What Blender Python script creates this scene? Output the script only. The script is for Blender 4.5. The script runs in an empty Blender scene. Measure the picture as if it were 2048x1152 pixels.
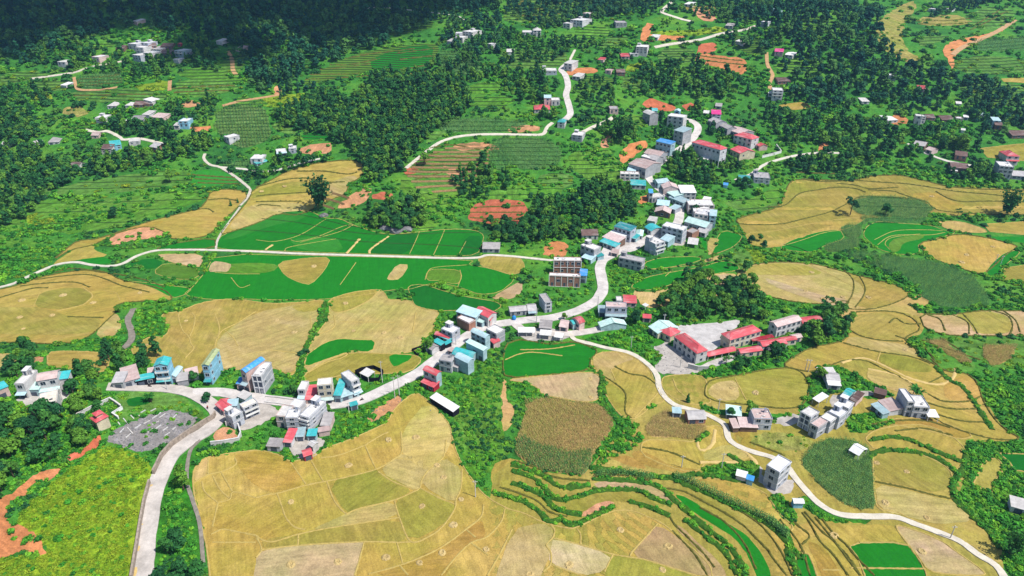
import bpy, math, random
import numpy as np
from mathutils import Vector, geometry as geo
R=math.radians; SC=bpy.context.scene; COLL=SC.collection; rnd=random.Random(7)
# ---------------- camera, sky, sun, exposure ----------------
CAMZ=184.0; PITCH=R(28); FPX=2048*24/36
cam=bpy.data.cameras.new('camera'); cam.lens=24; cam.sensor_width=36; cam.clip_start=1; cam.clip_end=20000
co=bpy.data.objects.new('camera',cam); COLL.objects.link(co); co.location=(0,0,CAMZ); co.rotation_euler=(R(90)-PITCH,0,0); SC.camera=co
SUN_EL=R(58); SUN_AZ=R(-25)      # azimuth measured from +x towards +y
SV=Vector((math.cos(SUN_EL)*math.cos(SUN_AZ),math.cos(SUN_EL)*math.sin(SUN_AZ),math.sin(SUN_EL)))
w=bpy.data.worlds.new('World'); SC.world=w; w.use_nodes=True; nt=w.node_tree
sky=nt.nodes.new('ShaderNodeTexSky'); sky.sky_type='NISHITA'; sky.sun_disc=False; sky.sun_elevation=SUN_EL; sky.sun_rotation=R(90)-SUN_AZ
bg=nt.nodes['Background']; bg.inputs[1].default_value=0.105; nt.links.new(sky.outputs[0],bg.inputs[0])
sl=bpy.data.lights.new('sun','SUN'); sl.energy=5.0; sl.angle=R(.5); sl.color=(1,.95,.87)
so=bpy.data.objects.new('sun',sl); COLL.objects.link(so); so.rotation_euler=SV.to_track_quat('Z','Y').to_euler()
SC.view_settings.view_transform='Standard'; SC.view_settings.look='None'; SC.view_settings.exposure=.35; SC.view_settings.gamma=1
SC.cycles.max_bounces=5; SC.cycles.diffuse_bounces=2; SC.cycles.transparent_max_bounces=4; SC.cycles.transmission_bounces=2
# ---------------- terrain ----------------
SY=np.array([0,460,545,650,770,1000,1500,2200,5200.]); SZ=np.array([0,0,16,41,76,122,235,390,560.])
def _sp(y):
    acc=0
    for o in (-44,-22,0,22,44): acc=acc+np.interp(y+o,SY,SZ)
    return acc/5
# bumps: x, y, amplitude, sigma x, sigma y
BUMPS=[(-53,552,13.5,67,67),(67,552,9.0,48,72),(-205,205,18.0,38,51),(-297,624,9.0,102,51),(-87,682,9.0,116,58),(218,754,18.0,130,87),(435,696,15.0,130,102),(-478,899,37.5,203,174),(87,899,15.0,116,87),(-88,453,4.5,22,19)]
def H(x,y):
    x=np.asarray(x,float); y=np.asarray(y,float)
    z=_sp(y)
    for bx,by,a,sx,sy in BUMPS: z=z+a*np.exp(-((x-bx)/sx)**2*.5-((y-by)/sy)**2*.5)
    z=z+.5*np.sin(x/37+1)*np.sin(y/46)+np.clip((y-480)/300,0,1)*(3.2*np.sin(x/57+y/91)+2.2*np.sin(x/30-y/67+2))
    return z
def h1(x,y): return float(H(x,y))
cp,sp_=math.cos(PITCH),math.sin(PITCH)
def rays(px):
    px=np.asarray(px,float).reshape(-1,2); a=(px[:,0]-1024)/FPX; b=-(px[:,1]-576)/FPX
    return np.stack([a,cp+b*sp_,-sp_+b*cp],1)
_T=np.geomspace(110,5000,700)
def ground(px):
    """pixels of the photograph -> points on the terrain"""
    d=rays(px); out=[]
    for k in range(0,len(d),4000):
        q=d[k:k+4000]; X=q[:,0:1]*_T; Y=q[:,1:2]*_T; Z=CAMZ+q[:,2:3]*_T
        below=Z<H(X,Y); i=np.where(below.any(1),below.argmax(1),len(_T)-1); i=np.maximum(i,1)
        lo=_T[i-1].copy(); hi=_T[i].copy()
        for _ in range(14):
            m=(lo+hi)/2; bl=(CAMZ+q[:,2]*m)<H(q[:,0]*m,q[:,1]*m); hi=np.where(bl,m,hi); lo=np.where(bl,lo,m)
        p=q*hi[:,None]; p[:,2]=H(p[:,0],p[:,1]); out.append(p)
    return np.concatenate(out)
def project(p):
    p=np.asarray(p,float).reshape(-1,3); z=p[:,2]-CAMZ; f=p[:,1]*cp-z*sp_; u=p[:,1]*sp_+z*cp
    return np.stack([1024+FPX*p[:,0]/f,576-FPX*u/f],1)
def P(s): return np.array([[float(v) for v in q.split(',')] for q in s.split()])
def PX(s):
    """an outline cut by the picture's edge runs on beyond it"""
    p=P(s); x,y=p[:,0],p[:,1]
    p[:,0]=np.where(x>2052,2052+(x-2052)*7,np.where(x<-40,-40+(x+40)*7,x)); p[:,1]=np.where(y>1155,1155+(y-1155)*3,y); return p
def chaikin(p,n=1):
    for _ in range(n):
        q=np.roll(p,-1,0); p=np.stack([p*.78+q*.22,p*.22+q*.78],1).reshape(-1,2)
    return p
def catmull(p,n=5):
    if len(p)<3: return p
    e=np.concatenate([[2*p[0]-p[1]],p,[2*p[-1]-p[-2]]]); o=[]
    for i in range(1,len(e)-2):
        for t in np.arange(n)/n:
            o.append(.5*((2*e[i])+(e[i+1]-e[i-1])*t+(2*e[i-1]-5*e[i]+4*e[i+1]-e[i+2])*t*t+(-e[i-1]+3*e[i]-3*e[i+1]+e[i+2])*t**3))
    return np.array(o+[p[-1]])
def inside(pts,poly):
    x,y=pts[:,0],pts[:,1]; r=np.zeros(len(pts),bool); n=len(poly); j=n-1
    for i in range(n):
        xi,yi=poly[i]; xj,yj=poly[j]
        if yi!=yj: r^=((yi>y)!=(yj>y))&(x<(xj-xi)*(y-yi)/(yj-yi)+xi)
        j=i
    return r
def seg_dist(pts,line):
    d=np.full(len(pts),1e9)
    for a,b in zip(line[:-1],line[1:]):
        v=b-a; t=np.clip(((pts-a)@v)/(v@v+1e-9),0,1); d=np.minimum(d,np.hypot(*(pts-a-t[:,None]*v).T))
    return d
# ---------------- materials ----------------
def newmat(name,rough=.85):
    m=bpy.data.materials.new(name); m.use_nodes=True; b=m.node_tree.nodes['Principled BSDF']; b.inputs['Roughness'].default_value=rough
    b.inputs['Specular IOR Level'].default_value=.08
    return m,m.node_tree,b
def N(t,ty,**k):
    n=t.nodes.new(ty)
    for a,v in k.items():
        if isinstance(a,str) and hasattr(n,a): setattr(n,a,v)
        else: n.inputs[a.replace('_',' ')].default_value=v
    return n
def noise(t,vec,scale,detail=3,rough=.6):
    n=t.nodes.new('ShaderNodeTexNoise'); n.inputs['Scale'].default_value=scale; n.inputs['Detail'].default_value=detail; n.inputs['Roughness'].default_value=rough
    t.links.new(vec,n.inputs['Vector']); return n.outputs['Fac']
def ramp(t,fac,stops):
    r=t.nodes.new('ShaderNodeValToRGB'); e=r.color_ramp.elements
    while len(e)<len(stops): e.new(.5)
    for i,(p,c) in enumerate(stops): e[i].position=p; e[i].color=(*c,1) if len(c)==3 else c
    t.links.new(fac,r.inputs[0]); return r.outputs[0]
def mixc(t,fac,a,b,mode='MIX'):
    m=t.nodes.new('ShaderNodeMix'); m.data_type='RGBA'; m.blend_type=mode
    for s,v in ((m.inputs[0],fac),(m.inputs[6],a),(m.inputs[7],b)):
        if hasattr(v,'links'): t.links.new(v,s)
        elif isinstance(v,(int,float)): s.default_value=v
        else: s.default_value=(*v,1)
    return m.outputs[2]
def coords(t,scale=None,rot=0):
    c=t.nodes.new('ShaderNodeTexCoord').outputs['Object']
    if scale:
        mp=t.nodes.new('ShaderNodeMapping'); mp.inputs['Scale'].default_value=scale; mp.inputs['Rotation'].default_value=(0,0,rot); t.links.new(c,mp.inputs[0]); return mp.outputs[0]
    return c
def bump(t,b,fac,s=.4,d=.1):
    n=t.nodes.new('ShaderNodeBump'); n.inputs['Strength'].default_value=s; n.inputs['Distance'].default_value=d
    t.links.new(fac,n.inputs['Height']); t.links.new(n.outputs[0],b.inputs['Normal'])
def g3(v): return (v,v,v)
_M={}
def plain(name,col,rough=.85,var=.25,scale=.6,metal=0):
    """painted or mineral surface with blotchy wear"""
    if name in _M: return _M[name]
    m,t,b=newmat(name,rough); c=coords(t)
    f=noise(t,c,scale,4,.65); f2=noise(t,c,scale*7,3,.6)
    k=ramp(t,f,[(.3,g3(1-var)),(.7,g3(1+var*.35))]); k2=ramp(t,f2,[(.25,g3(1-var*.6)),(.7,g3(1))])
    oi=t.nodes.new('ShaderNodeObjectInfo'); kk=ramp(t,oi.outputs['Random'],[(0,(.86,.85,.84)),(.5,(1,1,1)),(1,(.95,.97,1.03))])
    t.links.new(mixc(t,1,mixc(t,1,mixc(t,1,col,k,'MULTIPLY'),k2,'MULTIPLY'),kk,'MULTIPLY'),b.inputs['Base Color']); b.inputs['Metallic'].default_value=metal
    _M[name]=m; return m
def sheet(name,col):
    """corrugated metal roofing: ribs down the slope, rust and dust"""
    if name in _M: return _M[name]
    m,t,b=newmat(name,.5); c=coords(t)
    wv=t.nodes.new('ShaderNodeTexWave'); wv.wave_type='BANDS'; wv.bands_direction='X'; wv.inputs['Scale'].default_value=1.1; t.links.new(c,wv.inputs['Vector'])
    f=noise(t,c,.5,4,.7); k=ramp(t,f,[(.3,g3(.72)),(.65,g3(1.05))])
    col2=mixc(t,1,col,k,'MULTIPLY'); oi=t.nodes.new('ShaderNodeObjectInfo'); col2=mixc(t,1,col2,ramp(t,oi.outputs['Random'],[(0,(.72,.7,.7)),(.5,(1,1,1)),(1,(1.1,1.12,1.15))]),'MULTIPLY'); fd=noise(t,coords(t,(.25,.9,1)),.6,2,.5); col2=mixc(t,ramp(t,fd,[(.5,g3(0)),(.72,g3(.35))]),col2,(.62,.6,.58)); rib=ramp(t,wv.outputs['Fac'],[(0,g3(.8)),(.35,g3(1))])
    st=noise(t,coords(t,(1.4,.12,1)),1.3,3,.7); dirt=ramp(t,st,[(.55,g3(0)),(.8,g3(.4))])
    t.links.new(mixc(t,dirt,mixc(t,1,col2,rib,'MULTIPLY'),(.3,.22,.16)),b.inputs['Base Color']); bump(t,b,wv.outputs['Fac'],.5,.05)
    _M[name]=m; return m
def paddy_mat(name,row_scale,contrast,green=.5):
    """worked field: colour from the object, patchy ripeness, straw streaks"""
    m,t,b=newmat(name,.95); c=coords(t); oi=t.nodes.new('ShaderNodeObjectInfo')
    big=noise(t,c,.035,3,.6); mid=noise(t,c,.22,4,.7); fine=noise(t,c,1.7,3,.7)
    vr=t.nodes.new('ShaderNodeVectorRotate'); vr.rotation_type='Z_AXIS'; t.links.new(c,vr.inputs[0]); an=t.nodes.new('ShaderNodeMath'); an.operation='MULTIPLY'; an.inputs[1].default_value=3.1; t.links.new(oi.outputs['Random'],an.inputs[0]); t.links.new(an.outputs[0],vr.inputs['Angle'])
    ms=t.nodes.new('ShaderNodeVectorMath'); ms.operation='MULTIPLY'; ms.inputs[1].default_value=(row_scale,.05,.2); t.links.new(vr.outputs[0],ms.inputs[0]); st=noise(t,ms.outputs[0],1,2,.7)
    col=mixc(t,ramp(t,big,[(.4,g3(0)),(.62,g3(green))]),oi.outputs['Color'],mixc(t,1,oi.outputs['Color'],(.70,1.0,.62),'MULTIPLY'))
    pale=noise(t,coords(t,(.02,.035,1),.9),1,4,.7); col=mixc(t,ramp(t,pale,[(.5,g3(0)),(.66,g3(.55 if contrast>.15 else .12))]),col,mixc(t,1,oi.outputs['Color'],(1.28,1.3,1.75),'MULTIPLY'))
    for f,lo,hi in ((mid,1-contrast,1+contrast*.7),(fine,1-contrast*1.1,1+contrast*.5),(st,1-contrast*.8,1+contrast*.6)):
        col=mixc(t,1,col,ramp(t,f,[(.28,g3(lo)),(.72,g3(hi))]),'MULTIPLY')
    t.links.new(col,b.inputs['Base Color']); bump(t,b,fine,.6,.25)
    return m
M_PAD=paddy_mat('stubble_field',.62,.25); M_RICE=paddy_mat('young_rice',.7,.15,.35); M_SOIL=paddy_mat('bare_soil',.5,.3,0); M_WILD=paddy_mat('rough_grass',.4,.45,.8)
def ground_mat():
    m,t,b=newmat('scrub_ground',1); c=coords(t); a=noise(t,c,.02,4,.65); f=noise(t,c,.25,5,.75); g=noise(t,c,1.2,3,.7)
    col=ramp(t,a,[(.33,(.025,.12,.022)),(.5,(.05,.2,.024)),(.68,(.11,.26,.026))])
    col=mixc(t,1,col,ramp(t,f,[(.3,g3(.62)),(.7,g3(1.3))]),'MULTIPLY'); col=mixc(t,1,col,ramp(t,g,[(.3,g3(.65)),(.7,g3(1.25))]),'MULTIPLY')
    t.links.new(col,b.inputs['Base Color']); bump(t,b,g,.8,.5); return m
def leaf_mat(name,c1,c2,c3):
    m,t,b=newmat(name,.7); oi=t.nodes.new('ShaderNodeObjectInfo'); g=t.nodes.new('ShaderNodeNewGeometry')
    col=ramp(t,oi.outputs['Random'],[(0,c1),(.5,c2),(.88,c3)])
    col=mixc(t,1,col,ramp(t,g.outputs['Random Per Island'],[(0,g3(.5)),(1,g3(1.5))]),'MULTIPLY')
    t.links.new(col,b.inputs['Base Color']); tr=t.nodes.new('ShaderNodeBsdfTranslucent'); t.links.new(col,tr.inputs[0])
    mx=t.nodes.new('ShaderNodeMixShader'); mx.inputs[0].default_value=.18; out=t.nodes['Material Output']
    t.links.new(b.outputs[0],mx.inputs[1]); t.links.new(tr.outputs[0],mx.inputs[2]); t.links.new(mx.outputs[0],out.inputs[0]); return m
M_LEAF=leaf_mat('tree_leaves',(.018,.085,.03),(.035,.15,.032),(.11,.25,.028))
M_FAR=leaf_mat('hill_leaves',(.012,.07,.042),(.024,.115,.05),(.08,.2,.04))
M_BUSH=leaf_mat('bush_leaves',(.03,.15,.022),(.055,.25,.022),(.14,.34,.024))
M_LIME=leaf_mat('lime_weeds',(.12,.26,.016),(.18,.31,.018),(.25,.335,.022))
M_CORN=leaf_mat('corn_leaves',(.06,.18,.06),(.09,.24,.065),(.15,.29,.06))
M_DRY=leaf_mat('dry_corn',(.33,.24,.10),(.45,.33,.13),(.30,.31,.09))
M_BARK=plain('bark',(.14,.1,.07),.9,.4,2)
# ---------------- objects ----------------
def link(o,parent=None):
    COLL.objects.link(o)
    if parent: o.parent=parent
    return o
def tag(o,label=None,cat=None,group=None,kind=None):
    for k,v in (('label',label),('category',cat),('group',group),('kind',kind)):
        if v: o[k]=v
    return o
def empty(name,loc,rz=0):
    o=bpy.data.objects.new(name,None); o.empty_display_size=1; o.location=loc; o.rotation_euler=(0,0,rz); return link(o)
class MB:
    """collects boxes, prisms and quads into one mesh"""
    def __init__(s): s.v=[]; s.f=[]; s.m=[]
    def add(s,v,f,mi=0):
        b=len(s.v); s.v+= [tuple(q) for q in v]; s.f+=[tuple(i+b for i in q) for q in f]; s.m+=[mi]*len(f); return s
    def box(s,x0,x1,y0,y1,z0,z1,mi=0):
        return s.add([(x0,y0,z0),(x1,y0,z0),(x1,y1,z0),(x0,y1,z0),(x0,y0,z1),(x1,y0,z1),(x1,y1,z1),(x0,y1,z1)],[(3,2,1,0),(4,5,6,7),(0,1,5,4),(1,2,6,5),(2,3,7,6),(3,0,4,7)],mi)
    def prism(s,prof,x0,x1,axis='x',mi=0):
        """closed profile (a,z), counter-clockwise, extruded along an axis"""
        n=len(prof)
        if axis=='x': v=[(x0,a,z) for a,z in prof]+[(x1,a,z) for a,z in prof]
        else: v=[(-a,x0,z) for a,z in prof]+[(-a,x1,z) for a,z in prof]
        f=[tuple(range(n))[::-1],tuple(range(n,2*n))]+[(i,(i+1)%n,n+(i+1)%n,n+i) for i in range(n)]
        return s.add(v,f,mi)
    def cyl(s,x,y,z0,z1,r0,r1=None,n=8,mi=0):
        r1=r0 if r1 is None else r1
        v=[(x+r0*math.cos(6.2832*i/n),y+r0*math.sin(6.2832*i/n),z0) for i in range(n)]+[(x+r1*math.cos(6.2832*i/n),y+r1*math.sin(6.2832*i/n),z1) for i in range(n)]
        return s.add(v,[tuple(range(n))[::-1],tuple(range(n,2*n))]+[(i,(i+1)%n,n+(i+1)%n,n+i) for i in range(n)],mi)
    def mesh(s,name,mats):
        me=bpy.data.meshes.new(name); me.from_pydata(s.v,[],s.f)
        for q in (mats if isinstance(mats,(list,tuple)) else [mats]): me.materials.append(q)
        if any(s.m): me.polygons.foreach_set('material_index',s.m)
        me.update(); return me
    def obj(s,name,mats,parent=None,loc=(0,0,0),rz=0):
        o=bpy.data.objects.new(name,s.mesh(name,mats)); o.location=loc; o.rotation_euler=(0,0,rz); return link(o,parent)
# the ground: one sheet, finer towards the photographer
def build_ground():
    ys=np.geomspace(40,5200,620); tx=np.linspace(-1,1,400); tx=np.sign(tx)*np.abs(tx)**1.15
    Y=np.repeat(ys[:,None],400,1); X=tx[None,:]*(140+1.15*Y); Z=H(X,Y)
    v=np.stack([X,Y,Z],-1).reshape(-1,3); i=np.arange(620*400).reshape(620,400)
    f=np.stack([i[:-1,:-1],i[:-1,1:],i[1:,1:],i[1:,:-1]],-1).reshape(-1,4)
    me=bpy.data.meshes.new('ground'); me.vertices.add(len(v)); me.vertices.foreach_set('co',v.ravel()); me.loops.add(f.size); me.loops.foreach_set('vertex_index',f.ravel().astype(np.int32))
    me.polygons.add(len(f)); me.polygons.foreach_set('loop_start',np.arange(0,f.size,4,dtype=np.int32)); me.update(calc_edges=True)
    me.materials.append(ground_mat()); me.shade_smooth()
    tag(link(bpy.data.objects.new('ground',me)),'green scrubby valley floor rising into hills','ground',kind='structure')
build_ground()
# ---------------- fields, soil, yards: sheets laid on the terrain ----------------
FC={'Y':(.375,.264,.064),'y':(.43,.308,.105),'O':(.28,.238,.045),'o':(.32,.255,.056),'P':(.415,.31,.112),'p':(.47,.335,.18),'N':(.39,.255,.13),'B':(.35,.225,.05),
 'G':(.012,.17,.012),'g':(.03,.2,.02),'D':(.008,.115,.012),'M':(.09,.19,.02),'S':(.52,.21,.08),'s':(.50,.26,.13),'R':(.42,.12,.06),'L':(.22,.31,.02),'l':(.11,.25,.028),
 'K':(.10,.22,.06),'C':(.36,.24,.08),'k':(.13,.2,.06),'E':(.46,.30,.12),'V':(.05,.2,.02),'W':(.54,.51,.48),'w':(.46,.42,.38),'Q':(.25,.235,.225),'t':(.34,.28,.08),'q':(.11,.23,.04),'x':(.12,.24,.045)}
FN={'Y':'rice_paddy','y':'rice_paddy','O':'rice_paddy','o':'rice_paddy','P':'rice_paddy','p':'ploughed_field','N':'ploughed_field','B':'rice_paddy','G':'rice_paddy','g':'rice_paddy','D':'rice_paddy','M':'rice_paddy',
 'S':'bare_soil','s':'bare_soil','R':'bare_soil','L':'weed_slope','l':'weed_slope','K':'corn_field','C':'corn_field','k':'corn_field','E':'ground_strip','V':'scrub_patch','W':'concrete_yard','w':'gravel_yard','Q':'rocky_ground','t':'rough_grass','q':'rough_grass','x':'rough_grass'}
FL={'rice_paddy':'rice paddy on the valley floor','ploughed_field':'ploughed pinkish field','bare_soil':'bare orange earth','weed_slope':'bright green weedy slope','corn_field':'ground of a corn field','ground_strip':'bare tan strip of ground','scrub_patch':'patch of green scrub','concrete_yard':'pale concrete yard','gravel_yard':'stony pale yard','rocky_ground':'grey rocky ground','rough_grass':'rough yellow-green grass'}
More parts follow.
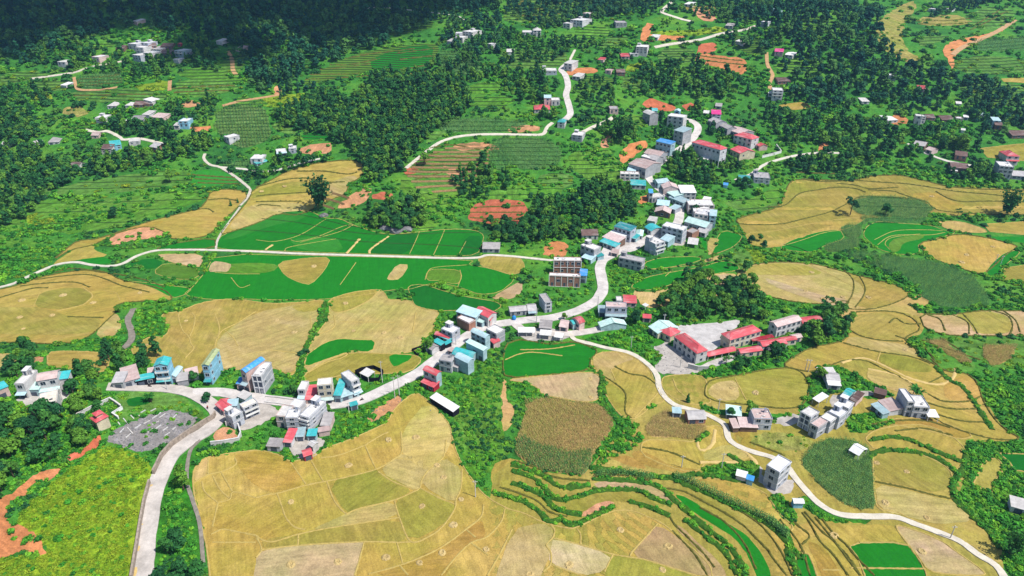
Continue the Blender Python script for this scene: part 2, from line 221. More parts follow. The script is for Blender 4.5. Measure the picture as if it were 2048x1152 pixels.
# colour, layer, edging (b dark bank, t thin tan bund, - none) | outline in the photograph
FIELDS="""
l0-|1930,875 2040,890 2100,900 2100,1150 2020,1150 1985,1075 1915,1005 1908,960 1933,905
o0-|1332,754 1420,750 1500,748 1600,728 1640,738 1690,715 1700,660 1690,625 1840,625 1850,665 1812,680 1840,712 1900,745 1935,748 1970,800 2010,862 2045,882 1935,885 1940,920 1915,1000 1990,1075 2010,1130 2000,1190 980,1190 975,960 1030,915 1080,943 1165,953 1185,930 1230,870 1260,840 1330,803
o0-|1470,440 1500,430 1560,415 1575,370 1590,358 1700,362 1740,352 1800,350 1850,362 1900,375 2100,387 2100,432 1990,430 1900,432 1870,425 1700,440 1600,470 1500,490 1480,450
y0-|1660,625 1850,585 1860,600 1842,640 1700,640
Y0t|388,935 410,915 470,905 520,900 565,912 580,925 620,915 655,895 700,880 740,862 775,845 790,815 830,783 855,800 880,825 900,850 905,880 915,910 930,940 945,960 962,985 990,1005 1020,1020 1045,1025 1085,1045 1125,1055 1145,1058 1165,1050 1195,1035 1225,1022 1260,1020 1300,1035 1330,1050 1370,1085 1405,1115 1425,1140 1440,1200 432,1200 415,1100 405,1060 392,1010 385,965
B1-|436,1006 460,999 467,984 512,996 554,987 572,1036 611,1060 562,1080 522,1079 512,1071 475,1064 445,1059 425,1054
p1-|524,1100 597,1091 724,1084 728,1086 717,1126 709,1152 705,1190 500,1190 510,1120
P1-|692,1029 717,1018 787,1001 799,1036 662,1056 620,1060
O1-|654,964 752,939 757,944 829,980 787,1001 717,1018 692,1028
O1-|840,976 909,1009 909,1019 887,1051 822,1084 799,1036 789,1002 827,984
P1-|757,944 790,916 803,906 867,931 840,976 829,980
P1-|852,946 887,914 924,939 922,976 909,1009 842,970
y1-|803,864 855,800 900,850 905,880 887,914 852,946 820,920 803,906
B1-|737,1149 806,1129 899,1084 962,1034 974,1074 942,1086 912,1114 882,1160
N1-|1260,1114 1294,1071 1315,1048 1370,1085 1405,1115 1430,1150 1394,1152 1336,1134
O1-|1226,1109 1286,1119 1336,1134 1394,1152 1400,1180 1205,1180 1209,1144
p1-|1105,1076 1226,1109 1209,1144 1164,1152 1101,1129 1092,1091
y1-|388,935 410,915 417,914 416,950 387,966
B1-|470,907 520,900 565,912 582,926 612,969 554,987 512,975 472,930
o1-|524,1079 597,1069 662,1056 800,1035 822,1084 724,1084 597,1091 524,1100
P1-|1024,1059 1085,1045 1109,1061 1101,1104 1086,1144 1060,1170 975,1170
Y0t|260,701 275,688 300,673 322,675 335,668 339,653 322,636 327,627 360,623 400,606 450,598 487,600 540,608 600,605 640,600 650,603 645,620 630,650 615,690 600,710 592,730 588,752 565,745 545,730 520,735 450,742 400,748 340,735 280,720
P1-|430,690 455,660 512,625 580,612 642,604 630,650 600,705 588,750 540,735 470,740 432,735
o2-|580,612 640,603 635,622 600,625
Y0b|-60,590 0,580 40,570 80,555 130,545 180,540 215,545 240,560 290,570 330,580 345,595 340,602 300,602 250,605 235,610 232,625 215,640 190,665 165,680 130,688 80,688 30,684 -60,692
O1-|67,613 80,585 130,576 167,576 185,591 175,603 162,611 112,620
o1-|-60,620 67,613 112,623 136,634 207,636 190,665 100,672 -60,660
P0-|190,665 215,640 232,625 242,640 243,655 230,670 205,680
E1-|206,660 230,656 232,668 212,678
P0t|-60,712 0,708 30,708 35,715 25,735 0,742 -60,745
Y0t|95,705 130,702 200,705 220,710 215,740 180,752 130,735 95,735
s1-|60,716 85,713 88,722 68,730
G0t|445,470 500,448 540,430 580,415 620,422 650,437 680,437 705,450 745,463 780,470 830,465 900,458 950,460 968,470 965,485 955,510 900,513 700,507 560,502 432,499 434,483
g1-|500,450 555,428 590,418 620,428 600,440 540,452 470,478 440,480
D1-|742,498 777,473 839,463 819,509 739,508
D1-|932,472 966,472 955,510 917,511
g1-|577,478 672,470 690,505 600,502
G0t|410,545 430,508 700,513 950,520 935,530 970,535 1020,548 1030,560 1000,585 960,590 920,575 880,565 850,570 815,580 780,580 730,590 660,598 600,600 540,600 480,598 420,600 365,590 385,575
o1t|552,525 620,515 662,515 650,540 622,570 600,566 570,552
P1-|772,557 795,528 820,530 800,559 780,561
M1t|855,542 870,538 920,540 924,555 915,570 880,562 852,561
o1t|955,512 1040,515 1050,530 1045,545 1020,550 990,540 960,532
N1-|1000,585 1045,560 1045,585 1020,600 980,598
M1-|430,530 510,525 560,530 545,545 480,548 440,545
p1t|310,510 340,508 405,508 405,530 395,535 340,525
M1t|305,545 330,525 390,535 400,545 395,555 370,560 335,556
D1-|250,530 300,515 330,525 305,540
G0-|155,520 200,513 225,520 220,528 180,528
p1-|425,522 450,525 465,530 455,545 440,543 415,545
G0t|240,560 330,570 385,577 370,590 345,597 300,573
G0b|310,500 330,490 430,475 432,497 350,499
D0t|815,572 845,568 880,580 915,590 950,597 990,603 1005,612 985,625 940,620 885,622 850,620 830,612 820,590
P0t|655,600 700,585 760,578 772,590 775,600 820,600 835,615 880,623 870,640 865,665 845,680 840,700 800,708 740,707 700,700 690,715 650,725 610,750 607,735 620,690 640,660 655,640 660,620
o1t|655,600 700,585 760,578 740,600 700,620 671,626 660,618
y1-|752,680 835,668 846,700 800,708 745,705
G1t|620,705 650,685 680,677 715,680 752,680 745,705 700,703 650,720 610,735 608,715
O0t|607,750 640,728 670,715 700,705 780,708 830,710 845,720 820,745 760,748 700,748 650,758 612,765
G1-|778,709 825,708 822,718 790,735 780,725
O1-|665,755 705,748 715,770 700,790 690,772
G0b|1010,690 1035,680 1060,682 1100,690 1150,683 1190,698 1195,705 1180,720 1178,742 1100,750 1010,757 1005,730
p0t|1010,760 1080,752 1180,743 1200,752 1205,775 1198,800 1170,805 1120,797 1085,790 1075,775 1050,765
C0-|1050,800 1100,795 1150,803 1195,808 1220,830 1228,850 1210,880 1190,900 1180,930 1165,952 1120,945 1080,940 1030,910 1035,870 1050,830
k1-|1030,905 1040,870 1080,890 1140,905 1185,900 1180,930 1165,952 1120,945 1080,940
Y0t|1195,705 1240,703 1270,715 1300,740 1310,765 1322,790 1330,803 1300,812 1290,825 1265,840 1240,832 1210,790 1205,760 1190,740 1180,725
P1-|1183,725 1195,705 1245,705 1272,718 1240,727 1220,742 1231,765 1205,755
O1-|1210,790 1205,762 1231,772 1251,792 1250,823 1262,838 1240,830
E0-|1000,760 1012,758 1014,800 1030,810 1020,860 1000,865 1005,820
O0t|1325,755 1345,750 1400,750 1415,765 1410,790 1425,805 1400,810 1370,808 1335,790 1322,770
O0b|1410,775 1420,760 1480,750 1530,740 1580,735 1605,745 1620,770 1615,795 1600,815 1560,818 1500,810 1440,805 1410,795
P1-|1412,785 1430,765 1475,760 1480,800 1440,803
C0-|1290,855 1310,830 1335,820 1365,845 1410,848 1415,860 1395,880 1340,875 1295,872
Y0t|1285,880 1340,880 1395,885 1400,855 1440,850 1455,870 1460,890 1490,900 1500,920 1410,925 1400,940 1380,945 1330,932 1280,908
P1-|1405,905 1455,888 1490,902 1498,918 1410,924
B0-|1220,915 1260,910 1295,935 1285,938 1250,930
B1-|1270,900 1300,908 1340,932 1400,940 1393,946 1350,945 1290,932 1262,912
Y0-|985,925 1030,915 1080,943 1160,955 1185,955 1200,965 1240,965 1300,975 1350,990 1400,1010 1470,1050 1540,1120 1580,1190 1450,1190 1400,1110 1340,1050 1300,1020 1250,1005 1200,1005 1190,1025 1150,1045 1120,1040 1060,1010 1010,995 980,965
O1-|1000,955 1030,968 1062,981 1090,997 1106,1016 1135,1026 1160,1030 1150,1043 1120,1038 1060,1008 1010,993
N1-|1185,965 1249,961 1311,971 1349,1001 1340,1008 1306,994 1274,979 1199,979
O1-|1119,1003 1156,997 1199,984 1274,984 1306,999 1335,1012 1300,1018 1250,1003 1200,1003 1164,1027 1131,1022
G1-|1345,988 1375,995 1434,1036 1469,1054 1499,1076 1524,1109 1540,1140 1555,1180 1530,1170 1499,1114 1469,1076 1434,1054 1386,1024
N1-|1340,1045 1365,1055 1400,1090 1430,1115 1455,1150 1470,1180 1440,1180 1405,1110
s1-|1165,1020 1190,1005 1215,1000 1230,1008 1215,1018 1185,1030 1170,1035
Y0t|1365,962 1410,955 1470,962 1530,985 1540,1000 1560,1030 1590,1055 1570,1070 1536,1044 1474,1010 1424,987
o0-|1324,978 1369,978 1424,1003 1474,1030 1536,1062 1570,1110 1600,1180 1560,1180 1530,1110 1499,1074 1434,1030 1375,992
Y0-|1536,1040 1545,1010 1580,1037 1600,1052 1625,1040 1650,1042 1700,1052 1780,1047 1800,1067 1812,1086 1690,1086 1720,1120 1760,1190 1575,1190
B1-|1611,1082 1640,1090 1662,1112 1690,1160 1670,1180 1640,1140
G1t|1586,1117 1609,1104 1621,1114 1650,1170 1600,1170
G0t|1692,1086 1812,1085 1835,1115 1855,1152 1870,1190 1760,1190 1720,1120
p0t|1790,1049 1830,1060 1880,1080 1910,1102 1960,1137 1975,1152 1900,1150 1855,1142 1835,1110 1812,1085 1795,1062
Y0t|1745,905 1760,900 1810,900 1860,915 1900,940 1905,960 1900,975 1905,995 1920,1010 1950,1040 1985,1070 2000,1090 2005,1120 1990,1125 1960,1100 1920,1080 1880,1060 1830,1042 1790,1022 1755,1020 1748,990 1746,960
P1-|1750,968 1811,980 1861,993 1905,1003 1920,1012 1950,1042 1880,1050 1830,1038 1755,1018
o1-|1748,912 1786,903 1836,908 1881,923 1904,945 1900,978 1861,985 1811,972 1750,960
Y0t|1730,875 1750,860 1800,850 1850,850 1890,865 1920,885 1935,910 1925,930 1905,945 1880,920 1830,905 1780,898 1750,900 1735,885
k0-|1600,920 1625,890 1660,878 1705,880 1735,895 1745,925 1748,980 1750,1015 1725,1022 1690,1010 1650,980 1620,950
B0-|1588,935 1610,953 1640,983 1680,1013 1700,1023 1755,1022 1780,1030 1740,1032 1690,1028 1650,1010 1620,977
B0-|1465,865 1500,862 1500,880 1520,895 1560,903 1530,910 1500,900 1470,885
O0t|1950,960 1965,925 1990,915 2003,925 2005,945 1990,960 1985,985 1970,980 1945,970
D0t|1995,905 2020,908 2090,915 2090,970 2030,945 2020,925
Y0b|1700,625 1760,622 1800,625 1830,640 1842,660 1815,672 1808,680 1830,695 1838,715 1870,730 1895,745 1930,745 1955,765 1965,800 1985,835 2010,860 2045,880 1990,880 1930,865 1880,845 1860,830 1850,800 1835,775 1800,755 1760,735 1730,720 1690,720 1650,735 1620,745 1570,735 1570,725 1620,695 1680,685 1700,670
o1-|1705,630 1760,625 1820,640 1838,658 1806,680 1761,678 1723,671 1702,660
P1-|1723,696 1690,688 1700,672 1761,683 1806,688 1830,698 1836,716 1806,709 1761,703
O1-|1761,707 1806,713 1836,720 1861,732 1865,745 1830,745 1786,738 1757,724
y1-|1735,738 1760,742 1800,755 1832,780 1828,787 1790,780 1735,758
y0t|1735,742 1780,748 1818,765 1836,782 1825,792 1780,780 1735,760
B1-|1886,770 1906,758 1930,748 1955,770 1963,795 1936,802 1890,800
B0t|1780,838 1850,835 1900,850 1950,872 1920,880 1870,864 1800,852 1780,848
P0b|1470,550 1500,530 1540,525 1590,525 1640,530 1690,545 1730,555 1790,570 1820,580 1815,595 1780,610 1740,620 1690,618 1700,600 1640,610 1560,600 1500,580 1480,560
p1-|1528,555 1560,565 1640,590 1700,600 1690,612 1660,611 1600,592 1540,570
Y1-|1690,546 1730,556 1790,570 1820,580 1815,595 1780,608 1740,618 1712,612 1727,594 1728,574
o1-|1500,532 1540,527 1590,527 1618,533 1650,548 1600,552 1540,550 1490,550
y0-|1690,622 1740,622 1800,600 1830,582 1860,580 1850,600 1800,617 1790,625 1750,623
E0-|1260,580 1300,585 1350,575 1400,560 1440,545 1480,550 1500,580 1460,592 1400,592 1330,615 1290,617
p1-|1420,560 1440,548 1480,552 1500,575 1470,580
G0t|1258,574 1290,555 1340,545 1400,535 1450,520 1475,530 1480,540 1430,548 1370,560 1310,580 1280,580
G0t|1285,527 1320,515 1400,513 1402,522 1340,535 1300,540
P1-|1402,522 1450,507 1453,515 1410,526
G0t|1432,480 1445,460 1485,470 1480,482 1465,495 1440,505 1425,510 1422,500 1438,488
P1-|1415,475 1440,478 1432,488 1425,508 1415,510
G0-|1398,470 1410,467 1415,505 1402,495
Y0b|1470,440 1500,430 1560,415 1575,370 1590,358 1700,362 1740,352 1800,350 1850,362 1900,375 1980,380 2100,387 2100,432 1990,430 1900,425 1870,420 1850,400 1790,395 1720,392 1690,410 1660,425 1600,440 1560,450 1480,450
B1-|1815,388 1870,384 1900,402 1935,412 1905,422 1862,412
O1-|1578,372 1592,360 1636,365 1670,370 1640,378 1600,387 1575,400
k1-|1720,392 1790,394 1850,402 1868,420 1850,440 1780,432 1720,430 1700,415
Y0t|1490,466 1540,464 1600,452 1650,442 1728,433 1728,441 1690,460 1650,464 1600,482 1550,496 1500,492
G0t|1555,496 1590,477 1640,463 1680,459 1690,478 1650,490 1630,505 1590,503
k0-|1680,457 1700,448 1725,450 1722,475 1695,476
k0-|1650,490 1700,476 1722,478 1715,498 1680,505 1650,503
K0-|1722,432 1760,430 1860,440 1840,447 1770,447 1740,442 1725,450
G0t|1725,470 1735,450 1760,442 1800,447 1860,450 1890,462 1915,465 1880,475 1835,487 1840,505 1820,510 1790,508 1760,500 1740,485
M1-|1775,491 1790,476 1850,468 1845,478 1805,486 1800,502 1785,506
Y0b|1835,487 1880,477 1915,468 1970,475 2030,490 2035,495 2010,510 1990,530 1965,550 1930,540 1870,520 1850,505
y0t|1870,443 1920,442 1970,458 1975,466 1920,465 1890,457
Y0t|1960,442 2100,447 2100,480 1985,470
G0-|1975,470 2090,486 2090,500 2000,484
G0t|1970,545 1985,525 2010,505 2035,500 2040,507 2010,530 1995,550 1985,558
O0t|1995,557 2015,530 2090,508 2090,570 2020,562
G1-|2030,557 2090,548 2090,575
K0-|1690,500 1730,505 1800,515 1880,525 1950,555 1975,590 1980,615 1900,620 1850,600 1830,570 1790,550 1740,530 1700,515
N0b|1838,628 1900,630 1980,620 2090,630 2090,675 1990,672 1900,672 1850,660
o1-|1905,628 1975,622 2015,632 2025,652 2015,668 1950,668 1938,645
q0-|1835,672 1900,676 2090,682 2090,725 2000,740 1960,720 1930,700 1860,692
C1-|1850,680 1890,680 1900,695 1930,710 1945,725 1925,728 1890,705
C1-|1965,690 2035,690 2020,720 1985,735 1965,712
Y0b|105,522 130,500 155,482 200,478 290,445 400,418 415,400 420,385 445,378 490,382 495,395 480,410 460,430 430,460 410,475 345,480 335,467 300,452 240,463 190,490 140,500
B1-|155,484 200,480 290,447 330,440 320,450 240,462 190,488
Y0-|105,527 150,497 190,490 187,500 222,512 150,520 115,531
s1-|215,480 240,465 280,455 300,455 330,465 325,475 270,480 225,492
Y0b|505,380 580,340 640,325 700,320 730,325 728,345 715,360 700,365 690,390 660,400 600,432 555,427 520,445 460,465 440,470 455,450 490,410 500,395
O1-|505,385 569,363 652,366 655,382 600,388 530,392 500,398
P1-|500,405 600,405 620,420 560,425 510,448 470,460 455,455
P1-|655,366 705,350 718,358 700,365 690,390 660,395
g0-|378,345 420,338 470,350 480,365 430,372 400,375 380,365
q0-|100,380 160,365 250,350 330,340 390,345 385,365 330,375 270,382 190,390 120,395
l0-|60,410 95,398 250,395 400,378 420,390 380,412 290,440 200,460 120,470 60,445
L0-|50,432 80,428 118,448 100,456 55,450
t0-|-60,475 25,478 45,500 35,517 -60,520
l0-|-60,470 30,468 70,490 60,520 0,540 -60,548
K0-|150,155 240,142 248,170 165,177
q0-|135,185 240,175 320,185 330,200 200,206 135,200
q0-|345,165 400,155 470,165 480,180 400,196 350,190
l0-|345,150 390,135 440,122 470,142 515,160 490,167 410,163
L0-|270,172 335,160 340,180 285,184
k0-|430,220 512,205 535,225 545,280 480,300 430,262
t0-|125,215 168,215 180,225 165,232 128,230
L0-|60,190 100,182 105,205 65,212
M0-|600,165 700,110 780,95 870,85 880,100 860,130 730,145 620,170
G1-|740,120 800,95 868,90 862,125 800,142 745,142
L0-|520,195 630,185 640,205 560,217 520,212
G0-|600,270 680,258 680,272 640,279 600,279
l0-|935,168 1000,162 1005,185 940,188
l0-|940,195 1020,190 1030,210 940,217
K0-|880,240 960,235 1062,245 1035,262 960,267 880,263
K0-|1000,276 1090,276 1125,300 1120,330 1050,342 1000,320 978,292
l0-|1135,305 1220,295 1245,335 1235,370 1170,362 1140,335
l0-|800,345 950,300 985,320 960,370 900,400 870,460 830,462 820,400 800,380
t0-|1755,45 1785,20 1825,0 1835,15 1800,60 1812,100 1845,120 1815,125 1770,105 1752,75
t0-|1835,35 1900,28 1945,40 1930,52 1840,52
q0-|1930,30 1990,10 2030,20 2020,50 1970,62 1935,50
q0-|1830,75 1900,70 1880,85 1840,95
Y0-|2000,155 2090,160 2090,176 2010,167
O0t|1955,290 2090,283 2090,325 1980,322
Y0-|1552,212 1580,206 1610,204 1625,216 1580,222
Y0-|1368,13 1430,12 1432,22 1372,21
q0-|1024,-20 1175,-20 1165,25 1060,48 1000,40
q0-|440,120 500,100 480,150 450,150
L0-|1300,65 1400,60 1440,52 1460,62 1400,72 1330,72
L0-|1255,128 1310,125 1310,142 1250,145
l0-|1150,50 1235,60 1225,75 1150,82
l0-|1470,410 1560,370 1560,400 1500,425
L0-|1480,500 1510,495 1540,520 1500,530
q0-|1460,495 1500,500 1510,535 1480,548
L0-|60,1005 100,965 160,925 210,893 270,905 300,930 310,950 292,1030 270,1100 245,1200 -60,1200 -60,1135 50,1112 95,1112 85,1075 32,1048
V0-|330,945 360,915 400,888 430,875 480,895 470,905 410,915 388,935 385,965 400,1030 412,1100 425,1190 285,1190 300,1100 315,1010
V0-|640,610 668,598 655,640 620,690 608,735 610,760 596,775 588,752 600,710 630,650
V0-|1015,765 1060,765 1078,780 1070,800 1045,810 1020,800
l0-|930,700 1000,690 1005,760 1000,865 1030,900 980,935 960,980 940,950 905,880 905,840 930,780
V0-|1150,670 1250,650 1330,672 1330,690 1260,702 1210,693
t0-|1495,880 1540,862 1600,872 1640,885 1600,905 1560,900 1510,893
l0-|1400,935 1460,925 1520,925 1520,950 1500,960 1410,953
V0-|1395,745 1450,725 1520,705 1590,690 1610,695 1570,722 1500,745 1410,758
l0-|1690,830 1750,825 1785,845 1740,862 1700,865
V0-|1820,610 1900,615 2090,600 2090,630 1980,620 1900,630 1838,628
V0-|1985,765 2040,755 2090,790 2090,860 2040,850 1995,820
S0-|-60,1003 0,999 32,981 62,951 110,936 125,939 105,956 70,964 50,994 22,999 15,1024 15,1049 45,1051 77,1064 82,1081 95,1106 85,1114 50,1101 12,1116 -60,1122
R0-|130,918 150,905 175,890 195,868 205,880 195,893 175,905 160,918 140,923
S0-|1086,493 1106,481 1136,485 1134,513 1086,513
R0-|937,430 945,410 975,400 1010,398 1045,402 1055,415 1045,440 1040,455 1000,450 960,445 938,440
s0-|670,415 700,390 720,378 745,376 738,395 725,408 690,418
R0-|738,392 770,382 788,390 780,402 750,398
R0-|808,333 840,327 845,340 825,350 806,348
s0-|905,290 960,283 1000,292 1000,303 950,300 915,301
S0-|1235,312 1250,290 1290,280 1300,290 1280,305 1255,324 1240,326
R0-|1283,206 1300,195 1320,203 1352,213 1345,223 1320,223 1295,216
R0-|1362,212 1385,205 1395,216 1375,222
S0-|1387,115 1400,106 1440,112 1485,115 1492,140 1485,152 1455,139 1420,131 1390,123
R0-|1393,102 1400,86 1432,86 1434,101 1420,107 1395,107
S0-|1278,77 1290,45 1307,48 1300,66 1302,70 1340,70 1370,73 1365,81 1320,80 1290,87
S0-|1885,105 1890,90 1915,80 1945,73 1970,70 2005,55 2022,42 2020,52 1990,70 1950,85 1925,95 1910,115 1904,145 1897,130
S0-|1130,146 1150,135 1195,136 1198,146 1160,151 1140,151
s0-|1010,262 1028,252 1075,250 1082,262 1030,266
s0-|818,146 860,138 863,149 820,152
s0-|360,206 390,198 405,211 370,217
S0-|1770,240 1800,225 1818,243 1790,252
S0-|1640,285 1660,288 1657,303 1635,302
s0-|1195,290 1225,262 1228,275 1215,300
s0-|590,300 640,285 665,288 660,305 620,312
s0-|545,190 552,172 562,175 562,191
S0-|375,253 420,252 425,262 390,266
s0-|1380,15 1432,25 1430,42 1405,42
s0-|880,330 930,340 940,360 900,350
S0-|1278,395 1302,388 1300,405 1275,408
q0-|0,150 60,140 110,150 60,160 0,172
q0-|60,165 130,160 140,180 70,186
l0-|380,260 425,266 420,300 385,296
q0-|540,240 600,262 590,270 548,262
q0-|860,262 900,262 870,280 850,290
M0-|720,40 800,30 870,40 860,60 760,75
q0-|1000,95 1130,100 1140,130 1060,140 1000,130
K0-|880,100 960,110 960,150 900,150 870,125
M0-|1150,150 1230,155 1225,175 1160,170
q0-|1250,150 1290,160 1300,185 1240,180
q0-|1195,80 1255,70 1260,90 1200,100
M0-|1460,70 1540,80 1530,110 1500,110 1470,95
q0-|1310,100 1390,95 1385,125 1320,128
l0-|1570,40 1650,30 1700,60 1640,70
l0-|1540,130 1620,110 1660,140 1580,150
q0-|1900,165 2060,175 2060,215 1960,210
q0-|1890,120 1990,110 2060,130 2060,150 1930,150
K0-|1940,85 2060,70 2060,100 1960,105
l0-|480,190 540,205 530,215 470,210
q0-|250,185 335,188 335,200 260,205
l0-|100,110 200,85 240,90 160,112
K0-|440,330 500,318 510,330 470,340
l0-|860,300 905,290 830,338 815,335
K0-|985,290 1010,285 1020,330 1000,345 975,320
l0-|960,380 1060,370 1130,375 1120,395 1060,398 960,400
q0-|1440,400 1570,395 1560,420 1480,425
V0-|1238,828 1270,848 1286,880 1250,908 1214,922 1190,952 1180,945 1200,915 1222,880
V0-|1625,738 1662,726 1705,745 1795,792 1745,802 1700,782 1660,788 1628,792 1608,832 1590,832 1618,780
V0-|1395,805 1440,820 1520,830 1600,825 1600,840 1540,845 1450,832 1400,820
V0-|1535,990 1560,990 1600,1030 1585,1050 1560,1030
V0-|1600,985 1640,1012 1690,1034 1750,1038 1740,1048 1680,1046 1630,1035 1600,1010
q0-|1840,705 1920,712 1960,735 1935,745 1895,742 1860,725
s0-|730,832 760,812 795,788 806,800 790,818 745,846
V0-|800,778 835,770 850,790 830,785 800,800
V0-|705,830 760,825 740,848 700,850
x0-|812,345 850,312 900,292 960,286 985,310 960,345 930,378 880,388 830,380
q0-|-60,335 60,332 110,385 60,408 -60,425
l0-|-60,425 60,410 62,440 20,468 -60,470
q0-|250,300 330,310 300,330 250,335
l0-|120,250 180,245 190,262 140,275
V0-|1695,492 1745,508 1800,545 1850,588 1830,602 1780,562 1730,537 1690,515
q0-|1080,345 1150,350 1140,380 1070,368
l0-|1240,230 1290,228 1290,260 1230,262
x0-|640,400 672,385 700,395 680,420 650,418
W1-|1340,652 1400,648 1440,645 1480,638 1478,655 1440,668 1445,690 1420,705 1395,705 1345,668
w0-|1300,690 1335,680 1345,690 1395,732 1405,745 1330,752 1305,735 1325,715
W1-|1395,735 1420,722 1470,708 1470,722 1415,738
W0-|28,796 75,790 140,782 148,800 120,805 80,815 60,814 40,807
Q0-|205,880 240,855 270,840 330,820 375,825 397,840 385,860 340,885 290,905 255,897
q0-|225,785 300,780 360,792 400,815 415,838 400,850 397,835 375,822 330,818 270,838 240,850 235,815
D1-|250,800 280,793 300,797 300,808 260,815
s0-|425,868 455,850 478,870 470,882 430,890
w0-|1500,935 1525,930 1530,968 1590,955 1585,985 1560,990 1535,985
w0-|590,880 640,870 650,885 625,915 600,920 575,900
w0-|1545,840 1600,825 1600,850 1550,850
w0-|1660,795 1690,785 1745,780 1745,790 1700,800 1690,815 1660,812
W1-|1255,490 1290,480 1320,460 1330,470 1290,490 1265,505 1240,502
w0-|1035,655 1140,660 1150,672 1120,680 1060,684 1035,672
w0-|1345,455 1370,450 1372,490 1340,492
w0-|1220,470 1290,480 1240,510 1210,505
w0-|480,800 540,800 560,830 520,850 480,865 470,840
"""
def cdt_obj(name,w2,mat,off,step):
    """flat outline (x,y) -> sheet that follows the terrain"""
    lo,hi=w2.min(0),w2.max(0); gx,gy=np.meshgrid(np.arange(lo[0],hi[0],step),np.arange(lo[1],hi[1],step)); g=np.stack([gx.ravel(),gy.ravel()],1)+.37
    g=g[inside(g,w2)]; n=len(w2); vs=[Vector(q) for q in np.concatenate([w2,g])]
    v,e,f,_,_,_=geo.delaunay_2d_cdt(vs,[],[list(range(n))],1,1e-4)
    a=np.array([(q.x,q.y) for q in v]); z=H(a[:,0],a[:,1])+off
    me=bpy.data.meshes.new(name); me.from_pydata(np.column_stack([a,z]).tolist(),[],[list(q) for q in f]); me.materials.append(mat); me.update(); me.shade_smooth()
    return link(bpy.data.objects.new(name,me))
CONT2=MB()
def contours(o,dz,wd,CONT=None):
    CONT=CONT or globals()['CONT']
    # little risers along the level lines of a sloping plot
    v=np.array([q.co for q in o.data.vertices]); z=H(v[:,0],v[:,1])
    for p in o.data.polygons:
        i=list(p.vertices); a=z[i]
        for L in np.arange(math.ceil(a.min()/dz),math.floor(a.max()/dz)+1)*dz:
            pts=[]
            for k in range(3):
                j=(k+1)%3
                if (a[k]-L)*(a[j]-L)<0: t=(L-a[k])/(a[j]-a[k]); pts.append(v[i[k]]*(1-t)+v[i[j]]*t)
            if len(pts)==2:
                d=pts[1]-pts[0]; n=math.hypot(d[0],d[1])
                if n<.2: continue
                q=np.array([-d[1],d[0],0])/n*wd*.5; e=d/n*wd*.2; up=np.array([0,0,wd*.75]); A,B=pts[0]-e,pts[1]+e
                CONT.add([A-q,A+up,A+q,B-q,B+up,B+q],[(0,3,4,1),(1,4,5,2)])
def densify(w2,step):
    o=[]
    for a,b in zip(w2,np.roll(w2,-1,0)):
        k=max(1,int(np.hypot(*(b-a))/step)); o+=[a+(b-a)*i/k for i in range(k)]
    return np.array(o)
EDGES={'b':[],'t':[]}; CONT=MB(); MASK=[]; nr=np.random.default_rng(3)
def build_fields():
    cnt={}
    for ln in FIELDS.strip().split('\n'):
        h,s=ln.split('|'); key,lay,ed=h[0],int(h[1]),h[2]
        px=chaikin(PX(s),1); g=ground(px); w2=g[:,:2]; dist=np.median(g[:,1]); wild=key in 'SsRLlVQtqKkCEwx'
        w2=densify(w2,max(1.4,dist*.007))
        w2=w2+nr.normal(0,(.45 if wild else .08)*max(1,dist/350),w2.shape)
        cnt[key]=cnt.get(key,0)+1; off=.07+.055*lay+.004*(cnt[key]%7)+(.1 if dist>600 else 0)
        mat=M_RICE if key in 'GgD' else M_SOIL if key in 'SsRQ' else M_WILD if key in 'LlVtqKkCx' else M_PAD
        if key in 'Ww': mat=plain('yard_concrete' if key=='W' else 'yard_gravel',FC[key],.9,.3 if key=='W' else .35,.3)
        o=cdt_obj(FN[key],w2,mat,off,max(5,dist*.016)); j=rnd.uniform(.9,1.1); o.color=(*[c*j*rnd.uniform(.96,1.04) for c in FC[key]],1)
        tag(o,FL[FN[key]],'field',kind='structure'); MASK.append((key,PX(s)))
        if key=='x': contours(o,1.5,1.7,CONT2)
        if dist>400 and key in 'qKMlGk' and lay<2: contours(o,(1.2 if key in 'MG' else 1.7)*max(1,dist/700),.75*dist/600)
        if ed in EDGES: EDGES[ed].append(np.concatenate([g[:,:2],g[:1,:2]]))
build_fields()
# ---------------- bunds, terrace banks, roads ----------------
def ribbon(mb,line,width,prof,off=.05,jit=0):
    """world polyline swept with a cross profile of (side, height) pairs"""
    d=np.hypot(*np.diff(line,axis=0).T); keep=np.concatenate([[True],d>1e-3]); line=line[keep]
    if len(line)<2: return
    s=np.concatenate([[0],np.cumsum(np.hypot(*np.diff(line,axis=0).T))]); step=max(.8,min(3,width*.8)); n=max(2,int(s[-1]/step)+1); q=np.linspace(0,s[-1],n)
    l=np.stack([np.interp(q,s,line[:,0]),np.interp(q,s,line[:,1])],1); t=np.gradient(l,axis=0); t/=np.hypot(*t.T)[:,None]+1e-9; nn=np.stack([-t[:,1],t[:,0]],1)
    wj=1+nr.normal(0,jit,n) if jit else np.ones(n); hj=1+nr.normal(0,jit*1.3,n) if jit else np.ones(n); b=len(mb.v); k=len(prof)
    rows=[]
    for a,hh in prof:
        p=l+nn*(a*width*wj)[:,None]; rows.append(np.column_stack([p,H(p[:,0],p[:,1])+off+hh*hj]))
    v=np.stack(rows,1).reshape(-1,3); mb.v+=[tuple(x) for x in v.tolist()]
    mb.f+=[(b+i*k+j+1,b+i*k+j,b+(i+1)*k+j,b+(i+1)*k+j+1) for i in range(n-1) for j in range(k-1)]; mb.m+=[0]*((n-1)*(k-1))
